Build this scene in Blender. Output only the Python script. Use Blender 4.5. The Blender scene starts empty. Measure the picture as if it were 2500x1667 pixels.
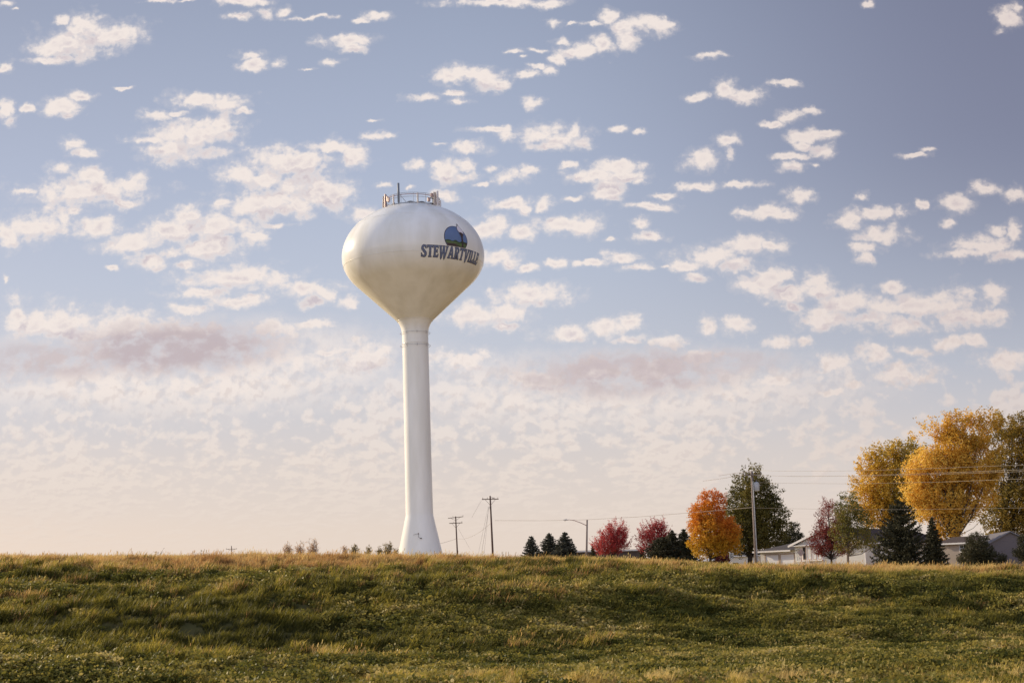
import bpy, bmesh, math, random
import numpy as np
from mathutils import Vector, Matrix, geometry
random.seed(7)
S = bpy.context.scene
COL = S.collection
R = math.radians
PI = math.pi

# ------------------------------------------------------------------ camera
F = 3472.0                       # focal length in pixels of the 2500 px wide photograph (50 mm)
EYE = 1.65
PITCH = R(10.09)
ROLL = R(1.4)
cam = bpy.data.cameras.new('camera'); cam.lens = 50.0; cam.sensor_width = 36.0
cam.clip_end = 20000; cam.clip_start = 0.3
camo = bpy.data.objects.new('camera', cam); COL.objects.link(camo)
CM = Matrix.Translation((0, 0, EYE)) @ Matrix.Rotation(PI/2 + PITCH, 4, 'X') @ Matrix.Rotation(-ROLL, 4, 'Z')
camo.matrix_world = CM
S.camera = camo
CR = CM.to_3x3()

def ray(px, py):
    return CR @ Vector(((px - 1250) / F, -(py - 833.5) / F, -1.0))
def at(px, py, Y):
    d = ray(px, py); t = Y / d.y
    return Vector((d.x * t, Y, EYE + d.z * t))
def proj(p):
    q = CR.transposed() @ (Vector(p) - Vector((0, 0, EYE)))
    return (1250 + F * q.x / -q.z, 833.5 - F * q.y / -q.z)

# sun: from the left and a little behind the tower
SUN_EL = R(19); SUN_D = Vector((-.829 * math.cos(SUN_EL), .559 * math.cos(SUN_EL), math.sin(SUN_EL))).normalized()

# ------------------------------------------------------------------ helpers
def tag(o, label=None, cat=None, group=None, kind=None):
    if label: o['label'] = label
    if cat: o['category'] = cat
    if group: o['group'] = group
    if kind: o['kind'] = kind
    return o
def empty(name, loc=(0, 0, 0), rz=0.0):
    o = bpy.data.objects.new(name, None); COL.objects.link(o)
    o.location = loc; o.rotation_euler = (0, 0, rz); o.empty_display_size = .3
    return o

class MB:
    """collects boxes, tubes and sheets; build() links them as one mesh object"""
    def __init__(s): s.v = []; s.f = []
    def add(s, vs, fs):
        n = len(s.v); s.v += [tuple(v) for v in vs]; s.f += [tuple(i + n for i in f) for f in fs]; return s
    def box(s, x0, x1, y0, y1, z0, z1, M=None):
        vs = [Vector((x, y, z)) for z in (z0, z1) for y in (y0, y1) for x in (x0, x1)]
        if M is not None: vs = [M @ v for v in vs]
        return s.add(vs, [(0, 2, 3, 1), (4, 5, 7, 6), (0, 1, 5, 4), (2, 6, 7, 3), (0, 4, 6, 2), (1, 3, 7, 5)])
    def tube(s, pts, rad, n=8, cap=True):
        pts = [Vector(p) for p in pts]
        if not isinstance(rad, (list, tuple)): rad = [rad] * len(pts)
        vs = []; fs = []
        prev = None
        for i, p in enumerate(pts):
            a = pts[max(i - 1, 0)]; b = pts[min(i + 1, len(pts) - 1)]
            d = (b - a).normalized()
            if prev is None: e = d.orthogonal().normalized()
            else:
                e = prev - d * prev.dot(d)
                e = e.normalized() if e.length > 1e-6 else d.orthogonal().normalized()
            prev = e; g = d.cross(e)
            for k in range(n):
                w = 2 * PI * k / n
                vs.append(p + (e * math.cos(w) + g * math.sin(w)) * rad[i])
        for i in range(len(pts) - 1):
            for k in range(n):
                k2 = (k + 1) % n
                fs.append((i * n + k, i * n + k2, (i + 1) * n + k2, (i + 1) * n + k))
        if cap:
            fs.append(tuple(range(n - 1, -1, -1))); fs.append(tuple(range((len(pts) - 1) * n, len(pts) * n)))
        return s.add(vs, fs)
    def lathe(s, prof, n=96, capb=False, capt=False):
        vs = []; fs = []
        for r, z in prof:
            for k in range(n):
                w = 2 * PI * k / n
                vs.append((r * math.sin(w), -r * math.cos(w), z))
        for i in range(len(prof) - 1):
            for k in range(n):
                k2 = (k + 1) % n
                fs.append((i * n + k, i * n + k2, (i + 1) * n + k2, (i + 1) * n + k))
        if capb: fs.append(tuple(range(n - 1, -1, -1)))
        if capt: fs.append(tuple(range((len(prof) - 1) * n, len(prof) * n)))
        return s.add(vs, fs)
    def ring(s, rad, z, r, n=72, m=6):
        vs = []; fs = []
        for k in range(n):
            w = 2 * PI * k / n
            for j in range(m):
                q = 2 * PI * j / m
                rr = rad + r * math.cos(q)
                vs.append((rr * math.sin(w), -rr * math.cos(w), z + r * math.sin(q)))
        for k in range(n):
            for j in range(m):
                fs.append((k * m + j, ((k + 1) % n) * m + j, ((k + 1) % n) * m + (j + 1) % m, k * m + (j + 1) % m))
        return s.add(vs, fs)
    def prism(s, poly, y0, y1):
        """polygon in x,z extruded along y"""
        n = len(poly)
        vs = [(x, y0, z) for x, z in poly] + [(x, y1, z) for x, z in poly]
        fs = [tuple(range(n)), tuple(range(2 * n - 1, n - 1, -1))] + [(i, i + n, (i + 1) % n + n, (i + 1) % n) for i in range(n)]
        return s.add(vs, fs)
    def build(s, name, mat, parent=None, smooth=False, bevel=0, xf=None):
        me = bpy.data.meshes.new(name)
        vs = s.v if xf is None else [tuple(xf @ Vector(v)) for v in s.v]
        me.from_pydata(vs, [], s.f); me.update()
        bm = bmesh.new(); bm.from_mesh(me); bmesh.ops.recalc_face_normals(bm, faces=bm.faces); bm.to_mesh(me); bm.free()
        if smooth: me.polygons.foreach_set('use_smooth', [True] * len(me.polygons))
        me.materials.append(mat)
        o = bpy.data.objects.new(name, me); COL.objects.link(o)
        if parent is not None: o.parent = parent
        if bevel:
            b = o.modifiers.new('bevel', 'BEVEL'); b.width = bevel; b.segments = 2; b.limit_method = 'ANGLE'
        return o

def quads_mesh(name, V, nper, mat, attrs=None, parent=None):
    """V: (N, nper, 3) array of separate polygons -> one mesh; attrs: {name: (N,)} stored per face"""
    N = V.shape[0]
    me = bpy.data.meshes.new(name)
    me.vertices.add(N * nper); me.vertices.foreach_set('co', V.astype(np.float32).ravel())
    me.loops.add(N * nper); me.loops.foreach_set('vertex_index', np.arange(N * nper, dtype=np.int32))
    me.polygons.add(N); me.polygons.foreach_set('loop_start', np.arange(0, N * nper, nper, dtype=np.int32))
    me.polygons.foreach_set('loop_total', np.full(N, nper, dtype=np.int32))
    me.update(calc_edges=True)
    for k, a in (attrs or {}).items():
        at_ = me.attributes.new(k, 'FLOAT', 'FACE'); at_.data.foreach_set('value', np.asarray(a, dtype=np.float32))
    me.materials.append(mat)
    o = bpy.data.objects.new(name, me); COL.objects.link(o)
    if parent is not None: o.parent = parent
    return o

# ------------------------------------------------------------------ materials
def new_mat(name):
    m = bpy.data.materials.new(name); m.use_nodes = True
    nt = m.node_tree; b = nt.nodes['Principled BSDF']
    return m, nt, b
def srgb(r, g, b):
    f = lambda c: c / 12.92 if c <= .04045 else ((c + .055) / 1.055) ** 2.4
    return (f(r / 255), f(g / 255), f(b / 255), 1)
def surf(name, col, col2=None, scale=3.0, rough=.7, spec=.3, bump=0.0, bscale=20.0, metal=0.0, detail=6):
    m, nt, b = new_mat(name)
    b.inputs['Roughness'].default_value = rough; b.inputs['Metallic'].default_value = metal
    b.inputs['Specular IOR Level'].default_value = spec
    tc = nt.nodes.new('ShaderNodeTexCoord')
    n = nt.nodes.new('ShaderNodeTexNoise'); n.inputs['Scale'].default_value = scale; n.inputs['Detail'].default_value = detail
    nt.links.new(tc.outputs['Object'], n.inputs['Vector'])
    r = nt.nodes.new('ShaderNodeValToRGB'); r.color_ramp.elements[0].position = .35; r.color_ramp.elements[1].position = .65
    r.color_ramp.elements[0].color = (*col[:3], 1); r.color_ramp.elements[1].color = (*(col2 or [c * .8 for c in col[:3]])[:3], 1)
    nt.links.new(n.outputs['Fac'], r.inputs[0]); nt.links.new(r.outputs[0], b.inputs['Base Color'])
    if bump:
        n2 = nt.nodes.new('ShaderNodeTexNoise'); n2.inputs['Scale'].default_value = bscale; n2.inputs['Detail'].default_value = 5
        nt.links.new(tc.outputs['Object'], n2.inputs['Vector'])
        bp = nt.nodes.new('ShaderNodeBump'); bp.inputs['Strength'].default_value = bump; bp.inputs['Distance'].default_value = .02
        nt.links.new(n2.outputs['Fac'], bp.inputs['Height']); nt.links.new(bp.outputs[0], b.inputs['Normal'])
    return m
def leaf_mat(name, cols, transl=.45, rough=.6, attr='hue', atype='GEOMETRY', spec=.2, vary=.25):
    """colour from a per-leaf attribute through a ramp; diffuse + translucent"""
    m = bpy.data.materials.new(name); m.use_nodes = True; nt = m.node_tree; nt.nodes.clear()
    a = nt.nodes.new('ShaderNodeAttribute'); a.attribute_name = attr; a.attribute_type = atype
    r = nt.nodes.new('ShaderNodeValToRGB'); cr = r.color_ramp
    while len(cr.elements) < len(cols): cr.elements.new(.5)
    for i, c in enumerate(cols):
        cr.elements[i].position = i / (len(cols) - 1); cr.elements[i].color = (*c[:3], 1)
    nt.links.new(a.outputs['Fac'], r.inputs[0])
    b = nt.nodes.new('ShaderNodeBsdfPrincipled'); b.inputs['Roughness'].default_value = rough
    b.inputs['Specular IOR Level'].default_value = spec
    t = nt.nodes.new('ShaderNodeBsdfTranslucent')
    mx = nt.nodes.new('ShaderNodeMixShader'); mx.inputs[0].default_value = transl
    o = nt.nodes.new('ShaderNodeOutputMaterial')
    nt.links.new(r.outputs[0], b.inputs['Base Color']); nt.links.new(r.outputs[0], t.inputs['Color'])
    nt.links.new(b.outputs[0], mx.inputs[1]); nt.links.new(t.outputs[0], mx.inputs[2]); nt.links.new(mx.outputs[0], o.inputs[0])
    return m

# ------------------------------------------------------------------ numpy noise
def vnoise(x, y, seed=0):
    xi = np.floor(x).astype(np.int64); yi = np.floor(y).astype(np.int64)
    fx = x - xi; fy = y - yi; fx = fx * fx * (3 - 2 * fx); fy = fy * fy * (3 - 2 * fy)
    def h(a, b):
        n = (a * 374761393 + b * 668265263 + seed * 1442695041) & 0x7fffffff
        n = ((n ^ (n >> 13)) * 1274126177) & 0x7fffffff
        n = (n ^ (n >> 16)) & 0xffff
        return n / 65535.0
    return (h(xi, yi) * (1 - fx) + h(xi + 1, yi) * fx) * (1 - fy) + (h(xi, yi + 1) * (1 - fx) + h(xi + 1, yi + 1) * fx) * fy
def fbm(x, y, seed=0, o=4):
    s = 0; a = .5; t = 0
    for i in range(o):
        s = s + a * vnoise(x, y, seed + i * 17); t += a; a *= .5; x = x * 2.03 + 5.1; y = y * 2.03 + 1.7
    return s / t
def sstep(a, b, x):
    t = np.clip((x - a) / (b - a), 0, 1); return t * t * (3 - 2 * t)
# ------------------------------------------------------------------ world: physical sky, clouds painted by noise in direction space
CL = []   # cloud masses: centre and half size, measured on enlargements of the photograph (zoom factor 2.613)
def cl(ox, oy, txt):
    for t in txt.split(';'):
        a = [float(q) for q in t.split(',')]
        CL.append((ox + a[0] / 2.613, oy + a[1] / 2.613, a[2] / 2.613, a[3] / 2.613))
cl(0, 0, '30,20,50,20;95,65,25,12;520,180,110,85;730,225,155,85;420,270,200,80;520,330,80,60;320,382,140,26;390,140,45,25;30,440,50,35;1010,5,80,15;1180,5,50,12;1540,8,150,25;'
 '1540,100,95,20;1680,75,60,30;1810,70,60,24;1970,105,150,14;2320,120,50,20;2220,260,160,38;2260,305,90,28;1590,350,80,26;1640,420,95,38;1770,400,50,28;2080,395,70,22;1950,445,40,10;'
 '20,700,55,50;60,760,50,30;180,705,55,25;390,690,110,55;520,620,95,32;430,745,50,30;780,565,45,9;1250,640,150,50;1430,660,150,55;1560,720,60,22;1000,730,90,32;1130,720,60,20;'
 '1250,860,270,80;1110,960,180,70;1450,800,90,50;1330,970,95,38;950,900,120,26;470,930,60,45;560,990,85,32;390,1080,90,36;560,1120,90,55;560,1225,350,85;850,1170,80,60;150,1230,90,20;'
 '800,1290,100,36;480,1350,60,20;230,1440,205,80;60,1515,70,75;400,1400,60,60;630,1450,145,55;1850,1040,320,95;2110,930,120,50;2260,1000,80,70;1520,1110,140,55;1700,1150,200,55;'
 '2060,1230,180,85;2150,1300,80,50;1900,1170,150,70;1650,1300,250,90;1420,1285,60,26;1880,1330,150,55;1200,1370,120,60;1100,1465,200,80;1400,1460,230,90;1600,1510,80,36;1770,1435,100,14')
cl(0, 500, '850,240,230,52;950,350,110,55;1080,310,80,38;1350,260,230,80;1200,380,95,32;720,410,50,14;15,480,25,30;1500,470,350,70;1290,560,210,36;1550,620,180,45;1950,540,190,48;'
 '1990,620,80,30;2080,570,70,50;2230,620,75,42;1200,670,140,32;100,700,90,90;350,760,300,110;750,790,420,95;1150,810,300,70;1750,800,180,65;1980,765,140,32;2080,945,120,30;2310,990,110,60')
cl(800, 0, '1100,12,340,24;1380,18,150,24;330,100,85,28;250,130,60,16;1430,145,55,30;1550,145,35,12;1790,100,70,45;1950,150,150,50;2110,165,95,45;1910,240,75,70;1750,290,95,60;1600,310,130,40;'
 '1490,265,60,24;1690,150,60,14;1180,335,60,18;1245,370,25,12;1340,325,40,14;1450,375,70,26;1290,470,110,24;1340,430,50,18;1410,450,45,32;900,475,190,52;1020,505,140,62;1130,540,60,32;780,490,100,36;'
 '640,620,120,24;800,600,90,18;830,645,80,22;1290,665,55,38;1060,830,150,20;1350,860,140,60;1500,885,150,65;1580,850,60,50;1420,935,120,36;1150,870,80,36;1860,825,60,22;1980,830,45,20;'
 '300,880,85,28;395,870,40,20;290,775,45,12;720,925,70,16;910,940,125,32;560,1060,60,32;760,1110,110,65;880,1070,60,45;700,1060,60,32;880,1130,80,36;985,1170,40,16;1150,1130,110,40;'
 '1290,1090,60,26;1050,1085,50,25;1850,1060,165,42;1720,1115,180,50;1790,1210,100,75;1940,1130,120,34;1530,1055,60,22;2000,1160,50,26;1570,1280,65,20;360,1175,45,18;515,1190,35,14;'
 '750,1250,90,32;1160,1295,165,34;1250,1340,50,38;1390,1310,55,48;1030,1450,125,65;1240,1490,80,46;1500,1430,205,55;1640,1450,100,55;2130,1255,95,20;2030,1320,130,22;2100,1320,85,20;'
 '2000,1420,50,34;2060,1515,95,36;1800,1530,45,16;40,1260,115,80;230,1360,90,50')
cl(1600, 0, '340,355,120,20;440,570,90,50;570,610,110,45;270,620,75,26;840,535,75,24;860,740,90,36;980,715,80,26;740,785,70,22;960,870,115,42;1060,850,85,22;950,930,60,32;1060,960,70,40;'
 '870,1000,110,24;880,1070,70,36;1030,1050,40,16;1350,25,50,18;2240,110,85,65;2310,50,50,40;460,900,70,40;470,980,36,50;310,1020,120,56;1660,990,90,18;1720,960,50,18;290,1190,140,28;'
 '570,1175,130,24;930,1240,90,36;730,1350,155,46;830,1370,70,36;600,1350,80,22;1320,1260,50,20;1400,1350,130,45;1560,1345,60,38;1230,1400,90,45;2100,1205,95,36;2300,1240,80,46;'
 '1920,1300,95,50;1690,1300,35,26;1890,1420,55,26;1470,1495,150,50;2180,1460,60,36;2290,1490,60,65')
cl(1600, 500, '580,270,185,66;380,330,230,58;200,390,110,32;540,370,120,55;730,270,90,30;60,385,40,12;260,470,90,30;750,450,130,55;680,500,140,55;830,560,170,62;1020,480,75,65;'
 '1050,560,120,46;880,640,60,30;1350,270,110,36;1340,340,60,40;2100,270,200,60;1950,310,150,30;2250,330,150,36;1510,520,75,42;1220,620,200,70;1080,720,160,75;1330,720,180,55;1650,650,260,72;'
 '1900,620,180,85;1950,700,220,80;1550,760,180,60;2160,560,70,66;2130,700,90,40;330,780,60,56;520,760,110,50;760,880,95,40;80,880,100,46;290,970,150,46;960,870,50,30;1900,880,110,46;'
 '2040,870,80,46;1120,1010,130,55;1400,950,130,55;1650,930,120,30;1580,1080,180,80;2220,1000,150,55;1270,1150,70,46;1130,1190,80,26;760,1130,110,46;440,1220,110,60')
cl(800, 500, '1290,580,240,72;1000,700,260,80;1130,780,120,36;1080,320,120,60;1150,380,80,36;1280,400,70,26;1450,380,60,26;1590,370,50,22;1700,370,80,22;1860,330,90,36;1560,820,185,55;'
 '1750,790,140,60;1940,740,80,45;1930,860,95,34;1990,400,110,22;850,1000,200,70;200,960,230,90;1300,1120,260,80;1700,1060,300,100;2100,1080,300,110')

def uv(px, py):
    d = ray(px, py); return d.x / d.y, d.z / d.y

w = bpy.data.worlds.new('World'); S.world = w; w.use_nodes = True
nt = w.node_tree; nt.nodes.clear()
def N(t, **k):
    n = nt.nodes.new(t)
    for a, b in k.items(): setattr(n, a, b)
    return n
def L(a, b): nt.links.new(a, b)
def M(op, a, b=None, c=None, clamp=False):
    n = N('ShaderNodeMath', operation=op, use_clamp=clamp)
    for i, q in enumerate((a, b, c)):
        if q is None: continue
        if isinstance(q, (int, float)): n.inputs[i].default_value = q
        else: L(q, n.inputs[i])
    return n.outputs[0]
def VM(op, a, b=None, c=None):
    n = N('ShaderNodeVectorMath', operation=op)
    for i, q in enumerate((a, b, c)):
        if q is None: continue
        if isinstance(q, tuple): n.inputs[i].default_value = q
        else: L(q, n.inputs[i])
    return n
def SM(x, a, b, lo=0.0, hi=1.0):
    n = N('ShaderNodeMapRange', interpolation_type='SMOOTHSTEP'); L(x, n.inputs[0])
    for i, q in enumerate((a, b, lo, hi)): n.inputs[i + 1].default_value = q
    return n.outputs[0]
def MIXC(f, a, b):
    n = N('ShaderNodeMix', data_type='RGBA')
    for s_, q in ((n.inputs[0], f), (n.inputs[6], a), (n.inputs[7], b)):
        if isinstance(q, (int, float)): s_.default_value = q
        elif isinstance(q, tuple): s_.default_value = q
        else: L(q, s_)
    return n.outputs[2]
def NOISE(v, scale, detail, rough=.5, color=False, dist=0.0):
    n = N('ShaderNodeTexNoise'); n.inputs['Scale'].default_value = scale; n.inputs['Detail'].default_value = detail
    n.inputs['Roughness'].default_value = rough; n.inputs['Distortion'].default_value = dist; L(v, n.inputs['Vector'])
    return n.outputs['Color' if color else 'Fac']

tc = N('ShaderNodeTexCoord')
sep = N('ShaderNodeSeparateXYZ'); L(tc.outputs['Generated'], sep.inputs[0])
yy = M('MAXIMUM', M('ABSOLUTE', sep.outputs[1]), .12)
uu = M('DIVIDE', sep.outputs[0], yy); vv = M('DIVIDE', sep.outputs[2], yy)
comb = N('ShaderNodeCombineXYZ'); L(uu, comb.inputs[0]); L(vv, comb.inputs[1])
P = comb.outputs[0]
# ragged edges: the lookup point is pushed about by two octaves of noise
w1 = VM('SUBTRACT', NOISE(P, 42, 3, .55, True), (.5, .5, .5)).outputs[0]
P1 = VM('MULTIPLY_ADD', w1, (.019, .011, 0), P).outputs[0]
w2 = VM('SUBTRACT', NOISE(P, 130, 5, .65, True), (.5, .5, .5)).outputs[0]
P2 = VM('MULTIPLY_ADD', w2, (.0075, .0055, 0), P1).outputs[0]
det = NOISE(VM('MULTIPLY', P, (1, 1.35, 1)).outputs[0], 58, 7, .56, False, .15)
det2 = NOISE(P, 230, 4, .55)
SH = (-.0055, .0095, 0)          # towards the light: up and a little left
P2s = VM('ADD', P2, SH).outputs[0]
det_s = NOISE(VM('MULTIPLY', VM('ADD', P, SH).outputs[0], (1, 1.35, 1)).outputs[0], 58, 5, .56, False, .15)
dds = M('MULTIPLY', M('SUBTRACT', det_s, .5), 2.9)
vo = N('ShaderNodeTexVoronoi'); vo.inputs['Scale'].default_value = 88; vo.inputs['Detail'].default_value = 2; vo.inputs['Roughness'].default_value = .5
L(VM('MULTIPLY', P2, (1, 1.25, 1)).outputs[0], vo.inputs['Vector'])      # rounded lumps
dd = M('ADD', M('ADD', M('MULTIPLY', M('SUBTRACT', det, .5), 2.9), M('MULTIPLY', M('SUBTRACT', det2, .5), 1.1)), M('MULTIPLY', M('SUBTRACT', .66, vo.outputs['Distance']), .85))
dd = M('MINIMUM', dd, 1.05); dds = M('MINIMUM', dds, 1.05)
# low layer: a field of small puffs that closes up towards the horizon
vq = M('ADD', M('MAXIMUM', vv, 0.0), .055)
cmb2 = N('ShaderNodeCombineXYZ'); L(M('MULTIPLY', uu, 10.5), cmb2.inputs[0]); L(M('DIVIDE', .36, vq), cmb2.inputs[1])
Q = cmb2.outputs[0]
puff = NOISE(Q, 8.2, 6, .52, False, .15)
puffL = NOISE(Q, 1.3, 3, .5)
vo2 = N('ShaderNodeTexVoronoi'); vo2.inputs['Scale'].default_value = 8.0; vo2.inputs['Detail'].default_value = 1.5; L(VM('MULTIPLY_ADD', VM('SUBTRACT', NOISE(Q, 9, 2, .5, True), (.5, .5, .5)).outputs[0], (.09, .09, 0), Q).outputs[0], vo2.inputs['Vector'])
puffs = NOISE(VM('ADD', Q, (-.012, -.030, 0)).outputs[0], 8.2, 4, .52, False, .15)
pfs = M('SUBTRACT', puffs, puff)
pf = M('ADD', M('ADD', M('MULTIPLY', M('SUBTRACT', puff, .5), 3.0), M('MULTIPLY', M('SUBTRACT', .82, vo2.outputs['Distance']), .8)), M('MULTIPLY', M('SUBTRACT', puffL, .5), 3.0))
cov = SM(vv, .21, .11, -1.0, .16)
low = SM(M('ADD', pf, cov), -.22, .50)
low = M('MULTIPLY', M('MULTIPLY', low, SM(vv, .015, .10)), SM(vv, .25, .19))
# broad grey-mauve bases of the two long banks
def bank(px, py, rx, ry):
    u0, v0 = uv(px, py); su = rx / F; sv = ry / F
    a = VM('MULTIPLY_ADD', P2, (1 / su, 1 / sv, 0), (-u0 / su, -v0 / sv, 0)).outputs[0]
    return SM(VM('LENGTH', a).outputs['Value'], 1.15, .40)
b1 = M('MAXIMUM', bank(430, 850, 330, 78), M('MULTIPLY', bank(100, 880, 260, 62), .75))
b2 = M('MAXIMUM', bank(1530, 910, 340, 76), M('MULTIPLY', bank(1790, 885, 200, 42), .8))
banks = M('MULTIPLY', M('MAXIMUM', b1, M('MULTIPLY', b2, .85)), SM(det, .30, .56, .45, 1.0))
sheet = M('MAXIMUM', M('MULTIPLY', bank(430, 900, 700, 140), 1.0), M('MULTIPLY', bank(1500, 950, 760, 110), .9))
sheet = M('MULTIPLY', sheet, SM(M('ADD', M('MULTIPLY', det, .6), M('MULTIPLY', puff, .4)), .38, .56, .35, 1.0))
litN = NOISE(P, 28, 5, .55)

# clear sky
sky = N('ShaderNodeTexSky', sky_type='NISHITA'); sky.sun_disc = False; sky.sun_elevation = SUN_EL
sky.sun_rotation = math.atan2(SUN_D.x, SUN_D.y); sky.air_density = 1.0; sky.dust_density = 2.0; sky.ozone_density = 1.5; sky.altitude = 400
ramp = N('ShaderNodeValToRGB'); L(M('DIVIDE', vv, .6), ramp.inputs[0])
cr = ramp.color_ramp
SK = [(0.0, (229, 214, 201)), (.08, (225, 211, 201)), (.16, (214, 206, 204)), (.26, (198, 202, 213)), (.38, (186, 195, 213)), (.52, (172, 183, 206)), (.74, (152, 163, 187)), (1.0, (136, 148, 173))]
while len(cr.elements) < len(SK): cr.elements.new(.5)
for e, (p, c) in zip(cr.elements, SK): e.position = p; e.color = srgb(*c)
nish = VM('MULTIPLY', sky.outputs[0], (.20, .15, .125)).outputs[0]
clear = MIXC(.93, nish, ramp.outputs[0])
# away from the sun (to the right) and high up the sky deepens
dk = M('MULTIPLY', SM(uu, -.05, .40), SM(vv, .06, .34))
clear = MIXC(M('MULTIPLY', dk, .64), clear, srgb(100, 100, 126))

# unseen clouds behind the camera face the sun; brightened further to fill shaded sides
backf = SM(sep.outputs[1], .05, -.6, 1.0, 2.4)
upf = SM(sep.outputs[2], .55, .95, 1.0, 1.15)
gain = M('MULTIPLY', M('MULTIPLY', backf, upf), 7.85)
CNT = []
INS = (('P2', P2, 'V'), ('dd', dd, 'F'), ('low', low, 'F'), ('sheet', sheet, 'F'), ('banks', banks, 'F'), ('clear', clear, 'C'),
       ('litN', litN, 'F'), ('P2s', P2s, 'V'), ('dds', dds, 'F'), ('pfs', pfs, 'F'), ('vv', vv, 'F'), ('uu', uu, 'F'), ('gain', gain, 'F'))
def cell(ua, ub, va, vb):
    """the sky between two azimuths and two heights, with the cloud masses that reach into it (a node group of its own)"""
    global nt
    top = nt
    g = bpy.data.node_groups.new('sky_cell', 'ShaderNodeTree'); nt = g
    for nm, sk, ty in INS:
        g.interface.new_socket(nm, in_out='INPUT', socket_type={'V': 'NodeSocketVector', 'F': 'NodeSocketFloat', 'C': 'NodeSocketColor'}[ty])
    g.interface.new_socket('out', in_out='OUTPUT', socket_type='NodeSocketShader')
    gi = N('NodeGroupInput'); go = N('NodeGroupOutput')
    P2, dd, low, sheet, banks, clear, litN, P2s, dds, pfs, vv, uu, gain = [gi.outputs[i] for i in range(13)]
    cur = None; cus = None; m = .018; cnt = 0
    for (cx, cy, rx, ry) in CL:
        u0, v0 = uv(cx, cy); u1, v1 = uv(cx + 10, cy); u2, v2 = uv(cx, cy - 10)
        su = abs(u1 - u0) / 10 * rx * 1.22 * (1 + 2e-5 * len(CNT)); sv = abs(v2 - v0) / 10 * ry * 1.28 * (1 + 2e-5 * len(CNT))     # (kept distinct per cell, so that Cycles skips the cells it does not need)
        if u0 + 2.25 * su + m < ua or u0 - 2.25 * su - m > ub or v0 + 2.25 * sv + m * .6 < va or v0 - 2.25 * sv - m * .6 > vb: continue
        cnt += 1
        a = VM('MULTIPLY_ADD', P2, (1 / su, 1 / sv, 0), (-u0 / su, -v0 / sv, 0)).outputs[0]
        ln = VM('LENGTH', a).outputs['Value']
        if rx * ry < 440: ln = M('ADD', ln, max(0, .10 - (rx * ry) / 4400.0))
        cur = M('MINIMUM', ln, 2.05 if cur is None else cur)
        a = VM('MULTIPLY_ADD', P2s, (1 / su, 1 / sv, 0), (-u0 / su, -v0 / sv, 0)).outputs[0]
        ln = VM('LENGTH', a).outputs['Value']
        cus = M('MINIMUM', ln, 2.05 if cus is None else cus)
    CNT.append(cnt)
    d0 = M('ADD', M('MULTIPLY', M('SUBTRACT', 1.0, cur), 1.75), dd) if cur is not None else M('ADD', dd, -1.8375)
    d1 = M('ADD', M('MULTIPLY', M('SUBTRACT', 1.0, cus), 1.75), dds) if cur is not None else M('ADD', dds, -1.8375)
    under = M('MULTIPLY', SM(M('SUBTRACT', d1, d0), -.35, .65), SM(d0, .2, 1.2))      # cloud stands between this point and the light
    dens = SM(d0, -.42, .95)
    wisp = M('MULTIPLY', SM(d0, -.85, .3), .20)
    dens = M('MAXIMUM', M('MAXIMUM', dens, wisp), M('MULTIPLY', low, .74), clamp=True)
    dens = M('MAXIMUM', dens, M('MAXIMUM', sheet, M('MULTIPLY', banks, .95)))
    # cloud colour: cream where thin and sunlit, mauve-grey where thick, warmer and duller low down
    thick = M('MULTIPLY', SM(d0, .9, 2.2), SM(litN, .34, .60))
    shade = M('MAXIMUM', under, M('MULTIPLY', thick, .75))
    ccol = MIXC(M('MULTIPLY', shade, .85), srgb(242, 231, 225), srgb(198, 188, 197))
    ccol = MIXC(M('MULTIPLY', banks, .92), ccol, srgb(192, 178, 183))
    ccol = MIXC(SM(vv, .17, .06, 0, .80), ccol, srgb(233, 218, 205))
    ccol = MIXC(M('MULTIPLY', SM(pfs, -.02, .12), M('MULTIPLY', SM(vv, .22, .15), .32)), ccol, srgb(200, 186, 184))
    ccol = MIXC(M('MULTIPLY', SM(uu, .02, .38), .36), ccol, srgb(196, 178, 174))
    final = MIXC(dens, clear, ccol)
    final = MIXC(SM(vv, 0.0, -.03), final, srgb(150, 130, 95))     # below the horizon: dull ground tone
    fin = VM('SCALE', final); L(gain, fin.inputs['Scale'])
    bg = N('ShaderNodeBackground'); bg.inputs['Strength'].default_value = .1; L(fin.outputs[0], bg.inputs['Color'])
    L(bg.outputs[0], go.inputs[0])
    nt = top
    gn = N('ShaderNodeGroup'); gn.node_tree = g
    for i, (nm, sk, ty) in enumerate(INS): L(sk, gn.inputs[i])
    return gn.outputs[0]
UB = [-9, -.29, -.22, -.15, -.08, 0, .07, .14, .21, .28, 9]; VB = [-9, .16, .205, .25, .30, .35, 9]
def split_u(i, j, va, vb):
    if j - i == 1: return cell(UB[i], UB[j], va, vb)
    k = (i + j) // 2; mx = N('ShaderNodeMixShader')
    L(M('GREATER_THAN', uu, UB[k]), mx.inputs[0]); L(split_u(i, k, va, vb), mx.inputs[1]); L(split_u(k, j, va, vb), mx.inputs[2])
    return mx.outputs[0]
def split_v(i, j):
    if j - i == 1: return split_u(0, len(UB) - 1, VB[i], VB[j])
    k = (i + j) // 2; mx = N('ShaderNodeMixShader')
    L(M('GREATER_THAN', vv, VB[k]), mx.inputs[0]); L(split_v(i, k), mx.inputs[1]); L(split_v(k, j), mx.inputs[2])
    return mx.outputs[0]
wo = N('ShaderNodeOutputWorld'); L(split_v(0, len(VB) - 1), wo.inputs[0])
print('cells', len(CNT), 'most clouds in one', max(CNT), sorted(CNT)[-8:])
w.cycles.sampling_method = 'MANUAL'; w.cycles.sample_map_resolution = 512

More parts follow.
